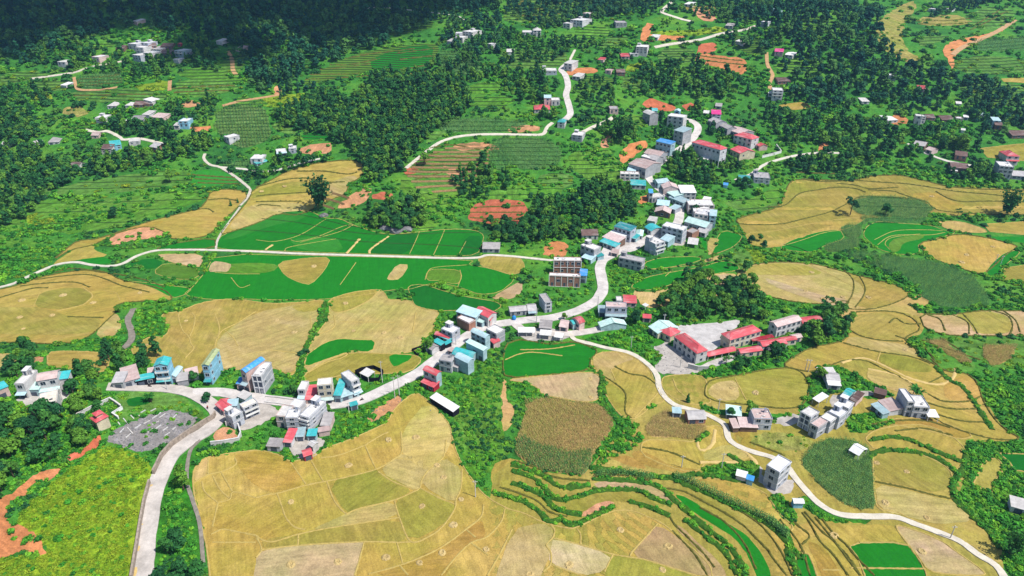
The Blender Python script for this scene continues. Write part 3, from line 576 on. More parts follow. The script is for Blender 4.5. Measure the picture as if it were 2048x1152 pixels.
LINES={'t':"""512,996 535,990 555,987 612,971 647,964 687,956 752,939 787,919 803,906 803,884 802,864;554,987 564,1014 572,1036 589,1054 611,1060;512,1071 522,1079 540,1084 562,1080 597,1069 662,1056 800,1035;654,964 667,999 682,1019 692,1028;692,1029 717,1018 787,1001 827,984 840,976 842,964 852,946 867,931 887,914 892,881;730,891 752,939;730,891 762,871 777,865;730,891 677,911 642,916;622,921 647,964;582,926 612,969;790,916 825,920;757,944 787,964 829,980;839,976 874,994 909,1009;924,939 922,976 912,999 909,1019 887,1051 862,1071 822,1084 799,1036 789,1002;524,1100 597,1091 724,1084 794,1085 822,1084;597,1069 596,1091;514,1076 523,1099 512,1116;728,1086 717,1126 709,1152;794,1086 806,1129;737,1149 806,1129 862,1106 899,1084 932,1059 962,1034 967,1009;799,1131 817,1152;882,1152 912,1114 942,1086 974,1074 1002,1044 1010,1017;934,1061 952,1076;942,1086 977,1111;974,1152 999,1109 1024,1059;417,914 416,949;387,966 416,950 445,943 472,929 470,916;425,951 440,979 459,997;404,964 410,984 436,1006;436,1006 460,999 467,984 512,996;442,944 465,984;436,1006 425,1054;422,1069 445,1059 475,1064 512,1071;425,1085 512,1085;1101,1049 1109,1061 1105,1076 1092,1091 1101,1104 1101,1129 1086,1144;1105,1076 1161,1090 1226,1109 1286,1119 1336,1134 1394,1152;1154,1058 1161,1069 1161,1090;1315,1048 1294,1071 1264,1104 1260,1114;1226,1109 1209,1144;1101,1129 1164,1152;360,623 357,633 365,661 377,673 382,688 387,698 370,716;384,626 390,636 386,658 379,673;430,628 439,658 430,691 430,735;512,623 475,646 445,661 435,676;450,661 467,676 476,693;621,631 622,658;512,706 542,701 592,706;167,576 185,591 175,603 162,611 112,623;80,585 67,613;207,581 232,586 240,601;512,480 550,483 600,470 652,438;582,480 597,483 637,473 685,453 707,450;600,485 675,465 707,450;569,503 577,495 630,485 672,478;839,463 819,508;889,460 867,510;932,483 917,510;671,626 700,620 740,600 760,580;668,631 668,655 640,668;680,644 790,645;832,625 825,665;1221,738 1231,761;1269,836 1291,813 1319,783;1470,758 1492,800;1748,480 1790,462 1850,460 1885,462;1755,490 1775,475 1800,470 1860,470 1890,465;1780,500 1770,487 1785,475 1840,468;680,570 712,525;430,545 470,548 520,548;462,555 480,575 500,570;850,560 855,545 870,535 935,530;915,575 922,555 920,540;1010,720 1040,708 1070,705 1125,712;1040,700 1100,698 1150,690;1761,703 1753,726;1345,757 1355,780 1372,795;1645,1140 1680,1141;1700,1136 1850,1138;1280,540 1400,530;1330,553 1345,540;200,700 262,700;1613,525 1648,543 1686,563 1705,575 1700,600""",
'T':"""692,508 719,478;739,508 742,498 777,473;1683,726 1721,716 1756,726 1786,741 1818,756 1861,768 1886,768 1906,756 1911,738;1736,738 1781,748 1818,763 1838,781;530,500 545,490;306,966 291,1010 283,1055 275,1110 268,1170;1400,925 1480,924;1430,860 1425,888 1410,900 1398,898 1394,880;1480,896 1510,922 1512,930""",
'b':"""1229,733 1259,748 1289,753 1314,770;1199,748 1231,768 1251,788 1250,823 1264,838;40,573 90,567 150,565 180,575;70,560 130,552 180,550 215,560 245,572 300,585;110,545 150,537 200,545 230,548 290,560 330,575;0,596 62,578 97,576;136,634 207,636;1701,662 1723,673 1761,681 1806,683;1686,686 1723,696 1761,705 1806,711 1836,718 1861,728;1861,718 1884,741 1885,751 1858,766;1778,646 1791,637 1811,648 1841,648;1856,788 1886,803 1936,803 1961,793;1681,535 1706,560 1704,590 1690,610;1716,548 1730,575 1725,595 1710,615;1536,415 1571,410 1598,388 1636,380 1678,375 1711,378 1731,385;1603,358 1636,363 1681,363;1673,367 1711,371 1741,378 1796,375;1711,361 1761,365 1811,368 1861,375 1911,383 1986,390 2034,396;1871,383 1898,398 1926,404 1961,403 1998,403 2060,405;1736,380 1786,383 1801,388 1851,405;1855,630 1880,640 1890,662;1905,630 1935,645 1938,668;1925,628 1945,650 1955,668;1980,620 2015,632 2025,652 2018,672;2000,618 2030,640 2040,665;388,420 415,418 428,425;417,400 450,398 475,402;594,343 649,343 694,349 714,345;512,375 569,360 612,357 652,363;512,393 550,389 620,385;512,404 562,403 605,403;512,413 527,410 562,413;650,366 690,364;1751,964 1811,976 1861,989 1906,999;1604,1026 1619,1046 1641,1084 1666,1109 1696,1152;1609,1024 1626,1044 1644,1064 1666,1082 1696,1114 1721,1152;1644,1039 1671,1072 1691,1089 1716,1119 1749,1152;1576,1036 1596,1052 1619,1072 1604,1089;1536,1101 1549,1121 1574,1152;1336,1026 1349,1049 1379,1079 1406,1106 1429,1136;1324,976 1369,984 1411,1006 1449,1026 1486,1051 1511,1076 1536,1101;610,160 700,155 760,150;620,150 720,148 780,140;640,140 740,128;660,130 700,130 760,118;690,118 760,105;720,110 830,98;800,140 860,130;800,120 870,112;790,108 870,98;155,160 240,150;158,167 243,158;162,172 245,165;345,178 470,172;348,186 470,182;140,192 320,190;850,300 900,290 960,300;840,315 900,303 960,310;830,330 890,315 955,320;825,345 880,330 950,330;830,360 890,345 940,342;940,425 1045,425;945,415 1050,412;940,436 1040,440;1390,118 1488,130;1400,112 1485,122;1830,42 1940,38;1835,48 1935,46;1030,10 1150,5;1040,20 1140,15;1040,32 1120,28;1040,5 1090,-10;385,350 470,356;390,358 475,362;395,366 478,368;1580,330 1670,335;1585,345 1670,348;1840,680 1960,720;1880,676 1920,700;1940,60 2010,25;1950,50 2000,20;1850,805 1900,818 1960,818;1860,825 1920,842 1980,845;1790,862 1850,858 1905,872;1560,1040 1600,1090 1620,1152;1630,1035 1670,1085 1720,1152;1460,1010 1520,1050 1560,1100 1585,1152;1790,672 1840,690 1870,722;1345,1062 1390,1110 1415,1152;1030,922 1070,935 1110,955 1180,962;1000,975 1040,988 1075,1003 1100,1025 1135,1034;1400,1016 1450,1045 1490,1090 1512,1140;1740,850 1790,842 1850,842 1900,856;1500,885 1540,900 1570,912;1285,895 1340,905 1400,930""",
'B':"""1736,916 1751,905 1786,901 1836,906 1881,921 1911,944;1743,881 1776,874 1823,881 1873,904 1923,924;1024,929 1061,941 1091,954 1121,974 1181,971;1024,941 1066,956 1089,976 1104,994 1119,1000 1156,994 1199,981 1274,981 1306,996 1344,1011;1024,966 1061,979 1089,994 1106,1014 1131,1024 1164,1029;985,985 1024,996 1049,1004 1081,1026 1099,1044 1124,1039 1144,1051 1179,1036 1225,1015;1189,959 1249,961 1311,971 1349,1001 1379,1026 1409,1054 1449,1084 1474,1114 1494,1152;1260,1003 1300,1015 1340,1032;1369,1040 1420,1080 1450,1105 1475,1152;1536,1039 1569,1064 1581,1089 1579,1109 1599,1152;1933,905 1925,940 1908,960 1905,980 1915,1005 1946,1034 1986,1072 2000,1100;1460,912 1500,935;1415,865 1392,882;1205,755 1200,790 1215,820 1240,845 1262,870;1200,745 1210,790;650,605 640,640 610,700 600,760;1640,745 1625,770 1632,800;1870,735 1905,765 1930,780 1985,860;210,490 260,497 330,487;195,492 215,478;1180,935 1250,945 1330,955 1400,950 1500,965;1340,955 1424,992 1474,1016 1536,1050 1570,1080 1600,1120"""}
BANKPTS=[]; ALL_LINES=[]
def build_banks():
    kinds={'t':('field_bund',.65,plain('dry_earth',(.46,.35,.11),.95,.25,1.5),[(-.5,0),(-.25,.22),(.25,.22),(.5,0)]),'T':('earth_path',1.5,plain('path_earth',(.58,.42,.16),.95,.2,1),[(-.5,0),(-.3,.25),(.3,.25),(.5,0)]),
     'b':('terrace_bank',.85,plain('bank_grass',(.14,.14,.03),1,.5,1.2),[(-.5,0),(-.2,.4),(.2,.45),(.5,0)]),'B':('grassy_bank',2.4,plain('bank_weeds',(.06,.16,.02),1,.5,1),[(-.5,0),(-.3,.6),(.2,.7),(.5,0)])}
    for k,(nm,wd,mt,pr) in kinds.items():
        mb=MB()
        for s in LINES[k].split(';'):
            g=ground(catmull(P(s),5)); f=max(1,np.median(g[:,1])/370)**.8*(.6 if k=='t' and np.median(g[:,1])>330 else 1); ribbon(mb,g[:,:2],wd*f,[(a,hh*f) for a,hh in pr],.1,.22)
            ALL_LINES.append((k,g[:,:2]))
        for l in EDGES.get(k,[]): f=max(1,np.median(l[:,1])/370)**.8*(.6 if k=='t' and np.median(l[:,1])>330 else 1); ribbon(mb,l,wd*.9*f,[(a,hh*f) for a,hh in pr],.1,.25)
        o=mb.obj(nm,mt); o.data.shade_smooth(); tag(o,{'t':'thin straw coloured bunds between the paddies','T':'pale trodden earth paths between fields','b':'dark grassy terrace edges','B':'overgrown green banks of the terraces'}[k],'bank',kind='structure')
build_banks()
_o=CONT2.obj('terrace_bank',plain('dry_rows',(.36,.23,.10),1,.4,1)); tag(_o,'tan dry rows on the terraced hill','bank',kind='structure')
_o=CONT.obj('terrace_bank',plain('riser_grass',(.045,.11,.025),1,.4,1.2)); tag(_o,'thin terrace risers on the sloping plots','bank',kind='structure')
ROADS=[('road','pale concrete main road',6.2,'285,1190 290,1100 297,1050 305,1000 318,960 340,915 375,885 410,865 432,845 437,830 425,812 400,795 370,783 330,777 280,775 215,774'),
 ('road','pale concrete main road',6.2,'385,786 440,785 480,792 527,799 570,804 637,811 680,808 724,800 790,770 837,746 887,708 937,671 975,653 1022,645 1060,640 1100,637 1150,624 1188,605 1201,590 1206,576 1202,550 1200,535 1209,513 1216,497'),
 ('road','pale concrete main road',6.2,'1206,520 1240,502 1262,495 1284,485 1312,468 1340,455 1356,445 1359,418 1349,400 1324,383 1302,363 1297,348 1314,330 1339,310 1359,300 1374,288 1391,270 1396,255 1386,244 1366,240 1345,238'),
 ('road','paved lower lane by the market stalls',5,'1030,648 1050,662 1100,668 1140,668 1185,662 1215,655'),
 ('path','narrow white concrete path past the school',2.5,'1140,668 1150,680 1180,688 1210,696 1260,707 1295,729 1314,752 1318,775 1330,795 1350,811 1375,818 1400,825 1430,838 1450,852 1458,880 1480,895 1510,906 1545,916 1575,935 1585,950 1610,980 1640,1010 1680,1030 1740,1034 1790,1035 1830,1049 1880,1067 1920,1084 1955,1110 2000,1142 2040,1180'),
 ('path','straight white path across the green paddies',2.5,'-60,600 0,575 60,552 110,531 150,525 180,530 215,533 245,528 275,512 310,502 350,500 430,501 520,504 600,508 700,511 800,514 900,517 955,516 975,511 1020,513 1060,517 1108,522'),
 ('path','narrow concrete path curving round the hill',3.0,'812,337 835,318 858,300 880,285 910,275 950,270 1000,269 1050,270 1085,269 1094,255 1105,246'),
 ('road','concrete road climbing past the houses',5,'1130,240 1140,230 1140,220 1136,205 1132,190 1136,175 1134,160 1129,148 1122,140 1135,128 1148,127'),
 ('path','short pale lane to a hillside house',3.2,'1163,266 1185,255 1215,242 1228,234'),
 ('path','pale lane on the far hill',3.2,'1346,2 1324,22 1330,28 1339,31 1364,39 1386,44'),('path','pale lane on the far hill',3.2,'1512,52 1484,61 1446,67 1411,77 1399,80 1369,85 1339,89 1309,95'),
 ('path','narrow concrete path below the school',2.5,'1470,361 1500,350 1525,332 1550,322 1590,312 1640,306 1680,307'),
 ('path','narrow path to the hillside houses',2.2,'410,308 408,318 420,330 440,335 465,350 485,365 500,380 495,395 480,412'),('path','narrow path to the hillside houses',2.2,'440,335 480,338 540,343 590,330 640,318'),
 ('path','thin path down to the paddies',1.4,'480,415 462,440 442,468 434,485 432,500'),('path','greyish dirt track',3.0,'268,618 256,640 262,660 263,680 245,697 210,701'),
 ('path','orange dirt track up the hill',2.5,'148,155 152,172 160,180 200,180 235,175'),('path','orange dirt track up the hill',3.5,'457,103 464,120 466,140 472,150'),('path','orange dirt track up the hill',3,'340,162 339,182'),
 ('path','pale village lane',2.5,'62,158 105,152 150,145 180,135 250,122'),('path','orange dirt track up the hill',2.5,'445,212 480,203 530,195 560,190'),('path','pale village lane',2.5,'170,260 195,265 215,263 240,275 247,280 280,278 325,288'),
 ('path','orange dirt lane on the right hill',3,'1533,105 1535,130 1545,150 1540,165 1540,180'),('path','pale village lane',2.5,'1815,288 1840,302 1880,318 1905,325 1950,333'),('path','orange dirt track up the hill',4,'1905,110 1925,95 1960,80 2000,60 2030,40'),
 ('path','pale footpath',1.5,'720,22 760,15 900,30 930,40'),('path','pale footpath',2,'1150,100 1140,120'),('path','grey drainage channel beside the big paddy',1.3,'400,880 380,905 374,960 385,1000 400,1050 407,1130')]
def build_roads():
    mats={'road':plain('road_concrete',(.60,.555,.52),.9,.3,.22),'path':plain('path_concrete',(.62,.57,.48),.9,.25,.35),'d':plain('dirt_lane',(.52,.32,.16),.95,.3,.4)}
    for nm,lb,wd,s in ROADS:
        g=ground(catmull(PX(s),6))[:,:2]; mb=MB(); f=max(1,np.median(g[:,1])/520)**.5; h=.12
        ribbon(mb,g,wd*f,[(-.5,-.3),(-.5,h),(-.25,h+.02),(0,h+.03),(.25,h+.02),(.5,h),(.5,-.3)],.26+.004*len(ALL_LINES)%.03,.02 if nm=='road' else .05)
        o=mb.obj(nm,plain('drain',(.27,.24,.2),.95,.4,.6) if 'grey' in lb else mats['d'] if 'dirt' in lb or 'orange' in lb else mats[nm]); tag(o,lb,nm,kind='structure'); ALL_LINES.append((nm,g))
build_roads()
# ---------------- buildings ----------------
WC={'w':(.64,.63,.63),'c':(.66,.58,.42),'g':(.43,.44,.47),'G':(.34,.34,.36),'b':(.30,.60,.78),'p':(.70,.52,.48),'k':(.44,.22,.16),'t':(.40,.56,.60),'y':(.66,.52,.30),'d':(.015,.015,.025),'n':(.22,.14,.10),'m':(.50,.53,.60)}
RC={'r':(.60,.10,.12),'R':(.42,.03,.05),'t':(.05,.40,.42),'T':(.03,.22,.25),'m':(.50,.70,.66),'b':(.06,.30,.68),'g':(.42,.40,.40),'G':(.25,.24,.25),'w':(.70,.69,.68),'n':(.16,.10,.09),'p':(.58,.44,.42),'l':(.42,.60,.66),'o':(.62,.24,.05),'M':(.58,.05,.22),'c':(.76,.68,.56),'v':(.34,.40,.20),'y':(.70,.62,.40)}
BK={'h':('concrete_house','house'),'s':('metal_shed','shed'),'o':('tiled_house','house'),'u':('unfinished_house','house'),'c':('school_building','school'),'k':('open_canopy','canopy'),'T':('temple','temple')}
# kind | roof corners in the photograph: front left, front right, one back corner | row of the ground under the first | wall | roof shape+colour | storeys | options | label
BUILD="""
s|-15,785,18,772,8,764|803|p|Mt|1||pinkish house with teal roof cut off at the left edge
h|26,767,45,766,57,740|795|w|Fw|2|saT|white tube house with long plain right wall at the far left
s|50,780,77,779,75,753|792|t|Mm|1||pale teal shed squeezed between the white tube house and the brown roofed house
h|76,760,116,757,117,741|787|w|Gp|2|am|wide house with mottled brown roof and mint awning
s|117,758,138,757,140,744|781|w|Mt|1||small white annex with teal roof beside the mottled brown roof
h|79,808,115,801,112,780|826|w|Fc|1|x|blank white block with cream flat roof in front of the paved yard
s|52,818,72,823,70,806|826|y|go|1|x|small hut with bright orange roof among the trees
s|223,766,247,765,256,746|773|g|Mg|1||long low grey roof at the bend of the road, left half
s|248,764,282,755,272,733|773|g|Mp|1||low pinkish grey roof with a teal strip behind, right half of the roadside pair
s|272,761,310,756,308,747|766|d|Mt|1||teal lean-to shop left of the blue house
s|295,748,309,746,308,736|756|g|Mp|1||small grey roof behind the teal lean-to
h|306,733,336,731,343,715|766|b|gt|3|atB|sky blue house with glossy teal gable roof
s|336,754,352,754,366,734|765|w|rl|1||pale arched roof shed right of the sky blue house
s|355,762,378,760,375,747|768|G|Mg|1|x|patched grey iron shack roof by the round roadside tree
s|374,750,400,747,392,737|761|w|Mp|1|x|patched whitish roof behind the grey iron shack
h|401,731,417,731,440,699|768|b|gv|3|at|tall thin blue fronted house with a huge blank side wall
h|480,741,492,746,517,714|781|p|rb|2|a|narrow house with bright blue arched roof
s|473,767,490,769,495,757|780|p|Mb|1||small porch block with bright blue roof in front of the blue arched roof
u|506,750,524,752,540,724|786|g|Fw|3|o|unfinished tall block with open dark front and cement side wall
s|427,809,447,821,455,797|820|p|Gr|1||low house with pink red roof at the road junction
h|486,816,515,803,507,795|840|m|Fc|3|B|three storey balconied block with cream flat roof by the junction
h|464,834,486,822,470,814|854|m|Fw|2|s|bluish white two storey block with big terrace at the junction corner
s|449,815,472,810,481,797|830|t|Ml|1|x|tall blue grey iron shed between the pink roof and the balconied block
s|470,792,490,799,487,782|802|t|Mw|1|x|small pale iron shed behind the balconied block
h|596,830,616,834,634,798|858|m|Fw|4|sBT|tall white blue tube house with balconies facing the paddies
h|572,834,596,835,600,818|861|m|Fw|3|T|blue grey house attached to the left of the tall balconied tube house
h|552,830,573,833,586,811|850|p|Fw|2||house with wide rounded white roof slab above the gully
h|575,812,597,814,612,799|826|w|Fw|2||white flat roofed house behind the tall balconied tube house
s|566,884,584,886,595,861|891|w|Mr|1||steep pink red shed roof below the blue grey house
s|590,874,608,873,613,856|884|w|Ml|1||pale ice blue shed roof right of the pink red one
s|613,872,633,872,636,859|878|t|Mt|1||small teal shed roof beside the ice blue one
s|636,852,658,850,673,827|864|p|Mg|1||long grey roof at the right end of the roadside cluster
s|635,866,659,860,660,851|871|p|Mp|1|x|short pinkish lean-to below the long grey roof
s|530,893,560,893,570,878|899|g|Mg|1||corrugated grey shed at the edge of the paddy
s|613,889,625,893,628,881|896|w|Gw|1||tiny white hut between sheds and paddy
s|607,914,626,908,621,895|921|R|Gr|1||small pink red barn standing at the paddy edge
h|596,778,610,779,616,762|797|w|Fw|2|a|small white house with a balcony left of the red roof
s|612,799,635,799,635,774|806|p|Mr|1||bright red sloping roof between two white houses
h|635,769,664,768,663,755|806|c|Fw|3|am|cream three storey house with mint awning on the street
s|665,791,681,791,680,762|807|t|Mt|1||long teal sloping roof right of the cream house
h|701,765,716,757,699,738|796|m|Fw|3|aB|tall narrow blue white house with a red dome on its front
s|681,796,720,784,712,772|804|t|Ml|1||low pale blue shop wrapped round the tall narrow house
k|718,746,736,754,751,745|757|d|Mw|1||white roof inside the black net pen
h|914,622,951,637,963,625|637|t|Ml|2||long two storey house with pale teal roof and glazed side
u|914,634,938,646,951,639|652|k|Fw|1|x|low brown brick box with a hole in its white roof
o|948,622,976,636,994,626|642|w|Gr|1||large red hipped roof house behind the teal roofs
s|967,637,981,643,988,634|650|p|Gr|1||small red roof in front of the large red one
s|952,641,965,647,973,639|652|t|Mm|1||mint roof porch beside the brown brick box
h|888,656,904,668,914,656|676|m|Fw|2|sat|grey white house with a teal topped stair tower
s|870,668,898,679,904,672|677|p|Rr|1||pink red arched roof left of the street
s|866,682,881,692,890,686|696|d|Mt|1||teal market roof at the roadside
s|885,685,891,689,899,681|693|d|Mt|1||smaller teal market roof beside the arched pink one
s|850,693,864,701,880,692|704|w|Gg|1||grey gable shed at the paddy corner
h|942,662,970,678,980,671|688|t|Rl|3||long three storey hall with pale arched roof and glass side
s|933,683,965,703,973,697|706|t|Mm|1||mint lean-to along the glass sided hall
s|903,708,944,719,957,705|714|t|Rt|1||wide hall with teal and pale blue arched roof
s|912,713,935,729,946,719|737|t|Rl|1|x|pale blue lower hall beside the teal arched one
h|877,719,902,723,911,711|742|m|Fg|2|T|concrete house with dark roof terrace by the road
s|906,732,916,737,925,726|741|g|Mg|1|x|little grey lean-to behind the concrete house
h|843,740,873,751,886,743|766|t|Rr|2||teal walled house under a red arched roof
s|843,763,867,777,878,766|773|R|Mr|1||bright red low roof in front of the teal walled house
h|973,657,993,668,1009,658|680|g|Fw|2||grey cement house at the bend with clutter on its roof
s|976,679,988,686,992,676|690|p|Mr|1||small crimson roof under the grey cement house
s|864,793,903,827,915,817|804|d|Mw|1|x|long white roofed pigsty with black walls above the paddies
o|1020,624,1055,621,1050,610|634|g|Gg|1||long old grey house end-on to the street
s|1056,622,1075,621,1069,607|631|g|Gg|1|a|grey green roofed shop next to the old grey house
h|1090,605,1104,603,1092,586|626|m|Fg|3||tall thin grey house with white front and deep side wall
s|1077,656,1103,657,1106,643|662|g|Mg|1||grey slate roof below the street
s|1118,653,1136,656,1141,641|663|p|Gp|1||brownish grey double roof below the street
s|1145,637,1158,649,1168,643|652|p|rr|1||small red arched roof by the street bushes
s|1138,642,1146,650,1155,645|654|t|rt|1||small turquoise arched roof beside the red arched one
k|1036,665,1070,665,1070,656|672|w|Mw|1||long white market canopy at the lane
k|1078,670,1102,671,1105,662|677|w|Mw|1||shorter white market canopy at the lane
k|1108,674,1125,676,1128,668|681|w|Mw|1||last white stall canopy before the green paddy
h|1212,613,1254,614,1253,604|640|m|Fp|2|al|wide grey and blue house at the road fork
h|1246,606,1273,606,1273,593|616|p|Mr|1||pink house with bright red roof behind the wide grey one
s|1196,625,1211,625,1211,613|633|t|Ml|1||pale teal lean-to left of the wide grey house
s|1202,652,1257,652,1247,642|658|t|gm|1|x|long mint gable roof below the fork
s|1285,636,1303,637,1303,630|643|p|Mr|1||tiny red roof among trees left of the school
u|1108,520,1163,521,1162,514|549|k|Fw|2|f|unfinished brick frame building with white columns, rear block
u|1098,551,1160,552,1161,546|573|k|Fw|1|f|unfinished brick frame building with white columns, front block
s|1158,551,1174,552,1176,541|566|t|Mb|1||blue roofed porch at the unfinished frame building
h|1166,489,1188,501,1198,493|511|g|Fw|2|s|grey block with white terrace near the red earth cut
s|1166,514,1183,522,1190,513|522|t|Ml|1||pale teal roof in front of the grey block
s|1187,508,1196,514,1201,506|515|t|Mt|1||teal lean-to at the side of the grey block
o|1164,471,1198,471,1192,458|479|w|Gn|1||old brown tiled house under the trees
s|1200,482,1230,495,1240,489|491|w|Mt|1||long turquoise market roof near the crossroads
s|1209,473,1236,487,1247,478|484|n|Mp|1|x|brownish roof behind the turquoise market roof
s|1218,466,1245,478,1253,472|477|g|Mw|1|x|white roof strip behind the brownish one
h|1231,452,1261,464,1270,456|474|m|MT|2||two storey house with dark teal sloping roof
s|1270,471,1285,472,1289,460|479|w|Hm|1||mint hipped roof right of the dark teal one
s|1262,475,1273,479,1279,472|482|t|Mt|1||small teal porch by the mint hipped roof
s|1285,453,1303,461,1312,451|461|w|Rt|1||white shed with dark teal arched roof in the trees
s|1298,458,1315,457,1312,451|464|p|Mr|1||small pink red roof in the trees by the street
h|1311,489,1328,482,1293,478|512|m|Fw|3|sB|white three storey house with balconies above the green paddy
h|1241,513,1284,526,1287,517|529|g|Fg|2|s|grey cement block with white penthouse beside the green paddy
h|1328,450,1366,462,1371,453|476|m|Fw|3||large pale blue white house with a big blank wall
s|1322,478,1338,485,1348,476|489|t|Ml|1||pale blue shed in front of the large blank wall
u|1369,461,1384,465,1386,456|475|k|Fg|1|x|raw brown brick annex right of the large blank wall
k|1375,487,1396,490,1397,480|493|w|Mw|1||white canopy beside the pale paddy corner
s|1376,442,1412,458,1419,447|453|m|Gm|1||wide pale hall with mint and teal gable roof
h|1417,431,1432,432,1421,422|455|t|Ml|3||glass fronted tower behind the mint hall
h|1391,426,1418,431,1421,419|446|p|Fw|2||pinkish white block behind the mint hall
h|1386,423,1420,424,1420,413|433|w|Fw|2||white stacked block facing the upper street
u|1379,408,1431,411,1421,400|426|p|Fw|2|f|unfinished pale frame block at the top of the lower street
h|1360,386,1391,385,1388,373|401|w|Mw|2||big white house with wide pale roof and roof tank
s|1331,384,1349,393,1352,382|391|t|Mm|1||mint awning roof along the upper street
s|1346,394,1365,408,1370,402|402|t|Ml|1||long pale teal street awning
o|1318,367,1329,376,1350,369|373|p|Gp|1||pinkish brown gable roof by the dark trees
s|1304,360,1316,367,1328,357|367|t|gl|1||white and teal gable shop roof at the street bend
u|1241,347,1279,348,1278,343|361|p|Fw|2|f|pinkish brick frame house left of the street
s|1260,370,1292,371,1292,363|378|w|Mt|1||teal roofed shed below the pinkish frame house
h|1304,395,1330,392,1319,385|406|g|Fw|1||grey low house with white terrace left of the street
h|1297,386,1306,386,1306,380|396|w|Mb|2||tiny tower house with blue roof left of the street
s|1315,409,1340,413,1339,402|416|w|Gl|1||blue grey gable roof below the grey low house
o|1307,424,1340,427,1345,418|432|n|gp|1||brown gable house in the street bushes
c|1383,284,1441,300,1456,296|305|w|Hr|2|P|long white school block on stilts with red roof
c|1467,270,1504,279,1518,274|284|w|Hr|2||second red roofed school block up the slope
c|1460,298,1480,307,1502,300|307|c|Gr|1||low cream and red roofed school house
s|1512,289,1519,293,1527,287|295|p|Gr|1||little red roof right of the school blocks
s|1415,240,1432,247,1450,243|246|g|Gg|1||grey roof at the top of the upper street
s|1437,250,1455,258,1471,255|257|g|Gg|1||second grey roof below the magenta roofed house
s|1455,259,1481,268,1511,264|266|g|Gp|1||long grey roof row beside the upper school
h|1423,228,1443,229,1446,217|240|m|MM|2||house with bright magenta roof
s|1430,212,1444,213,1445,206|217|g|Mg|1||small grey roof above the magenta roofed house
k|1406,226,1418,227,1418,220|231|w|Rw|1||white canopy left of the magenta roofed house
h|1335,231,1367,235,1368,229|253|w|Fw|3||large whitish three storey block at the street head
h|1348,222,1360,223,1360,213|238|b|gl|2||slim blue tower house behind the whitish block
h|1347,260,1367,265,1371,257|282|g|Ml|3||grey three storey block half way up the street
s|1285,224,1300,230,1311,226|238|g|Rw|1||greyish hall with white arched roof by the red cut
s|1304,222,1316,222,1316,214|228|t|Rt|1||green teal dome roof against the red cut
h|1311,282,1342,289,1344,284|299|t|Mb|2||blue grey house with pale blue roof edge
s|1287,306,1320,313,1335,305|316|g|Gp|1||big old slate roof left of the upper street
s|1290,315,1312,321,1322,314|324|g|Gg|1||lower slate roof left of the upper street
s|1250,327,1290,335,1290,319|338|g|Gp|1||broad pinkish slate roof below the orange cut
s|1254,341,1272,343,1274,336|349|t|Ml|1||pale blue shed under the broad slate roof
h|1220,217,1237,217,1237,212|228|p|Fg|1||small lilac grey house in the woods
h|1143,269,1164,271,1159,263|281|g|Fw|2|s|grey house by the hill path junction
h|1088,196,1103,196,1103,184|212|p|Rl|2||cream chapel-like house with rounded pale roof
h|1103,200,1120,200,1119,193|212|w|Fw|1|o|open fronted white wing of the chapel-like house
o|1068,219,1101,219,1097,211|227|w|Hr|1||white bungalow with red hipped roof and many windows
h|1114,244,1130,245,1128,235|256|w|Ht|2||white house with teal hipped roof at the lane fork
h|1086,141,1114,141,1112,133|151|m|Fw|2|s|whitish house cluster beside the climbing road
h|1127,126,1144,128,1143,117|132|w|Mw|2||bright white tall house at the top of the climbing road
s|1144,152,1160,154,1159,147|159|w|Mw|1||white walled shed beside the red cut
o|1233,145,1251,145,1249,138|152|n|Gn|1||old brown house alone on the green slope
h|1272,93,1295,94,1294,85|110|w|Fw|3|s|big white house in the middle of the far hillside
h|1260,107,1277,107,1277,99|113|w|Fw|1||lower white annex of the big hillside house
s|1242,113,1260,113,1258,107|119|p|Mr|1||faded pink roof below the big hillside house
h|1141,39,1165,41,1163,32|52|w|Fw|2|s|pale far house on the dark slope, biggest of its row
h|1126,46,1140,47,1138,41|56|w|Fw|2||pale far house left of the biggest of the row
h|1165,26,1179,27,1178,22|35|p|Fw|2||pinkish far house above its row
h|1232,45,1254,45,1252,36|52|g|Fg|2||grey far house at the foot of the lane
h|1045,64,1066,64,1064,57|72|w|Fw|1||long white far house by the yellow plot
h|1066,61,1083,61,1082,54|74|w|Hw|2||white far house with overhanging roof by the yellow plot
h|910,74,925,75,924,71|84|w|Fw|1||lowest white house of the far cluster in dark woods
h|911,66,924,66,922,60|73|w|Fw|2||middle white house of the far cluster in dark woods
h|925,62,943,64,938,54|72|w|Fw|2|s|topmost white house of the far cluster in dark woods
h|975,87,983,88,982,83|95|w|Fw|2||single small white house on the dark slope
s|1013,104,1029,104,1029,100|108|w|Mw|1|x|small white roof alone on dark terraces
h|1522,43,1536,44,1535,35|54|m|Fw|2||white house at the end of the far right lane
h|1542,22,1561,23,1560,15|32|t|Fl|2|s|pale teal house above the far right lane
h|1549,103,1567,104,1566,98|113|p|MM|2||pinkish house deep in the right woods
s|1568,109,1586,111,1584,105|114|w|Mw|1||white low roof beside the pinkish wood house
o|1556,163,1582,163,1580,155|170|k|Gn|1||brick red old house by the orange lane
h|1546,180,1567,181,1566,173|201|w|Fw|3|B|white three storey house by the orange lane
s|1536,186,1546,187,1547,182|193|w|Mw|1||small white roof left of the three storey house
h|1778,150,1793,151,1792,144|161|m|Fw|2||pale house alone high in the right woods
h|1838,178,1858,179,1857,171|188|p|Mr|2||pink house with pink roof in the right woods
s|1724,203,1740,203,1739,197|209|w|Mw|1||pale roof in the dark gap of the right woods
s|1776,241,1797,240,1794,233|245|w|Mw|1||white roof on the orange clearing
h|1832,231,1845,232,1844,225|250|w|Fw|2||white house with dark porch right of the orange clearing
h|1845,232,1853,232,1852,223|248|w|Fw|3||slim white tower beside the porch house
o|1854,236,1872,236,1870,228|243|n|Gn|1||brown roof right of the slim white tower
o|1884,240,1910,240,1908,232|246|n|Gn|1||long brown roof half hidden by trees on the right
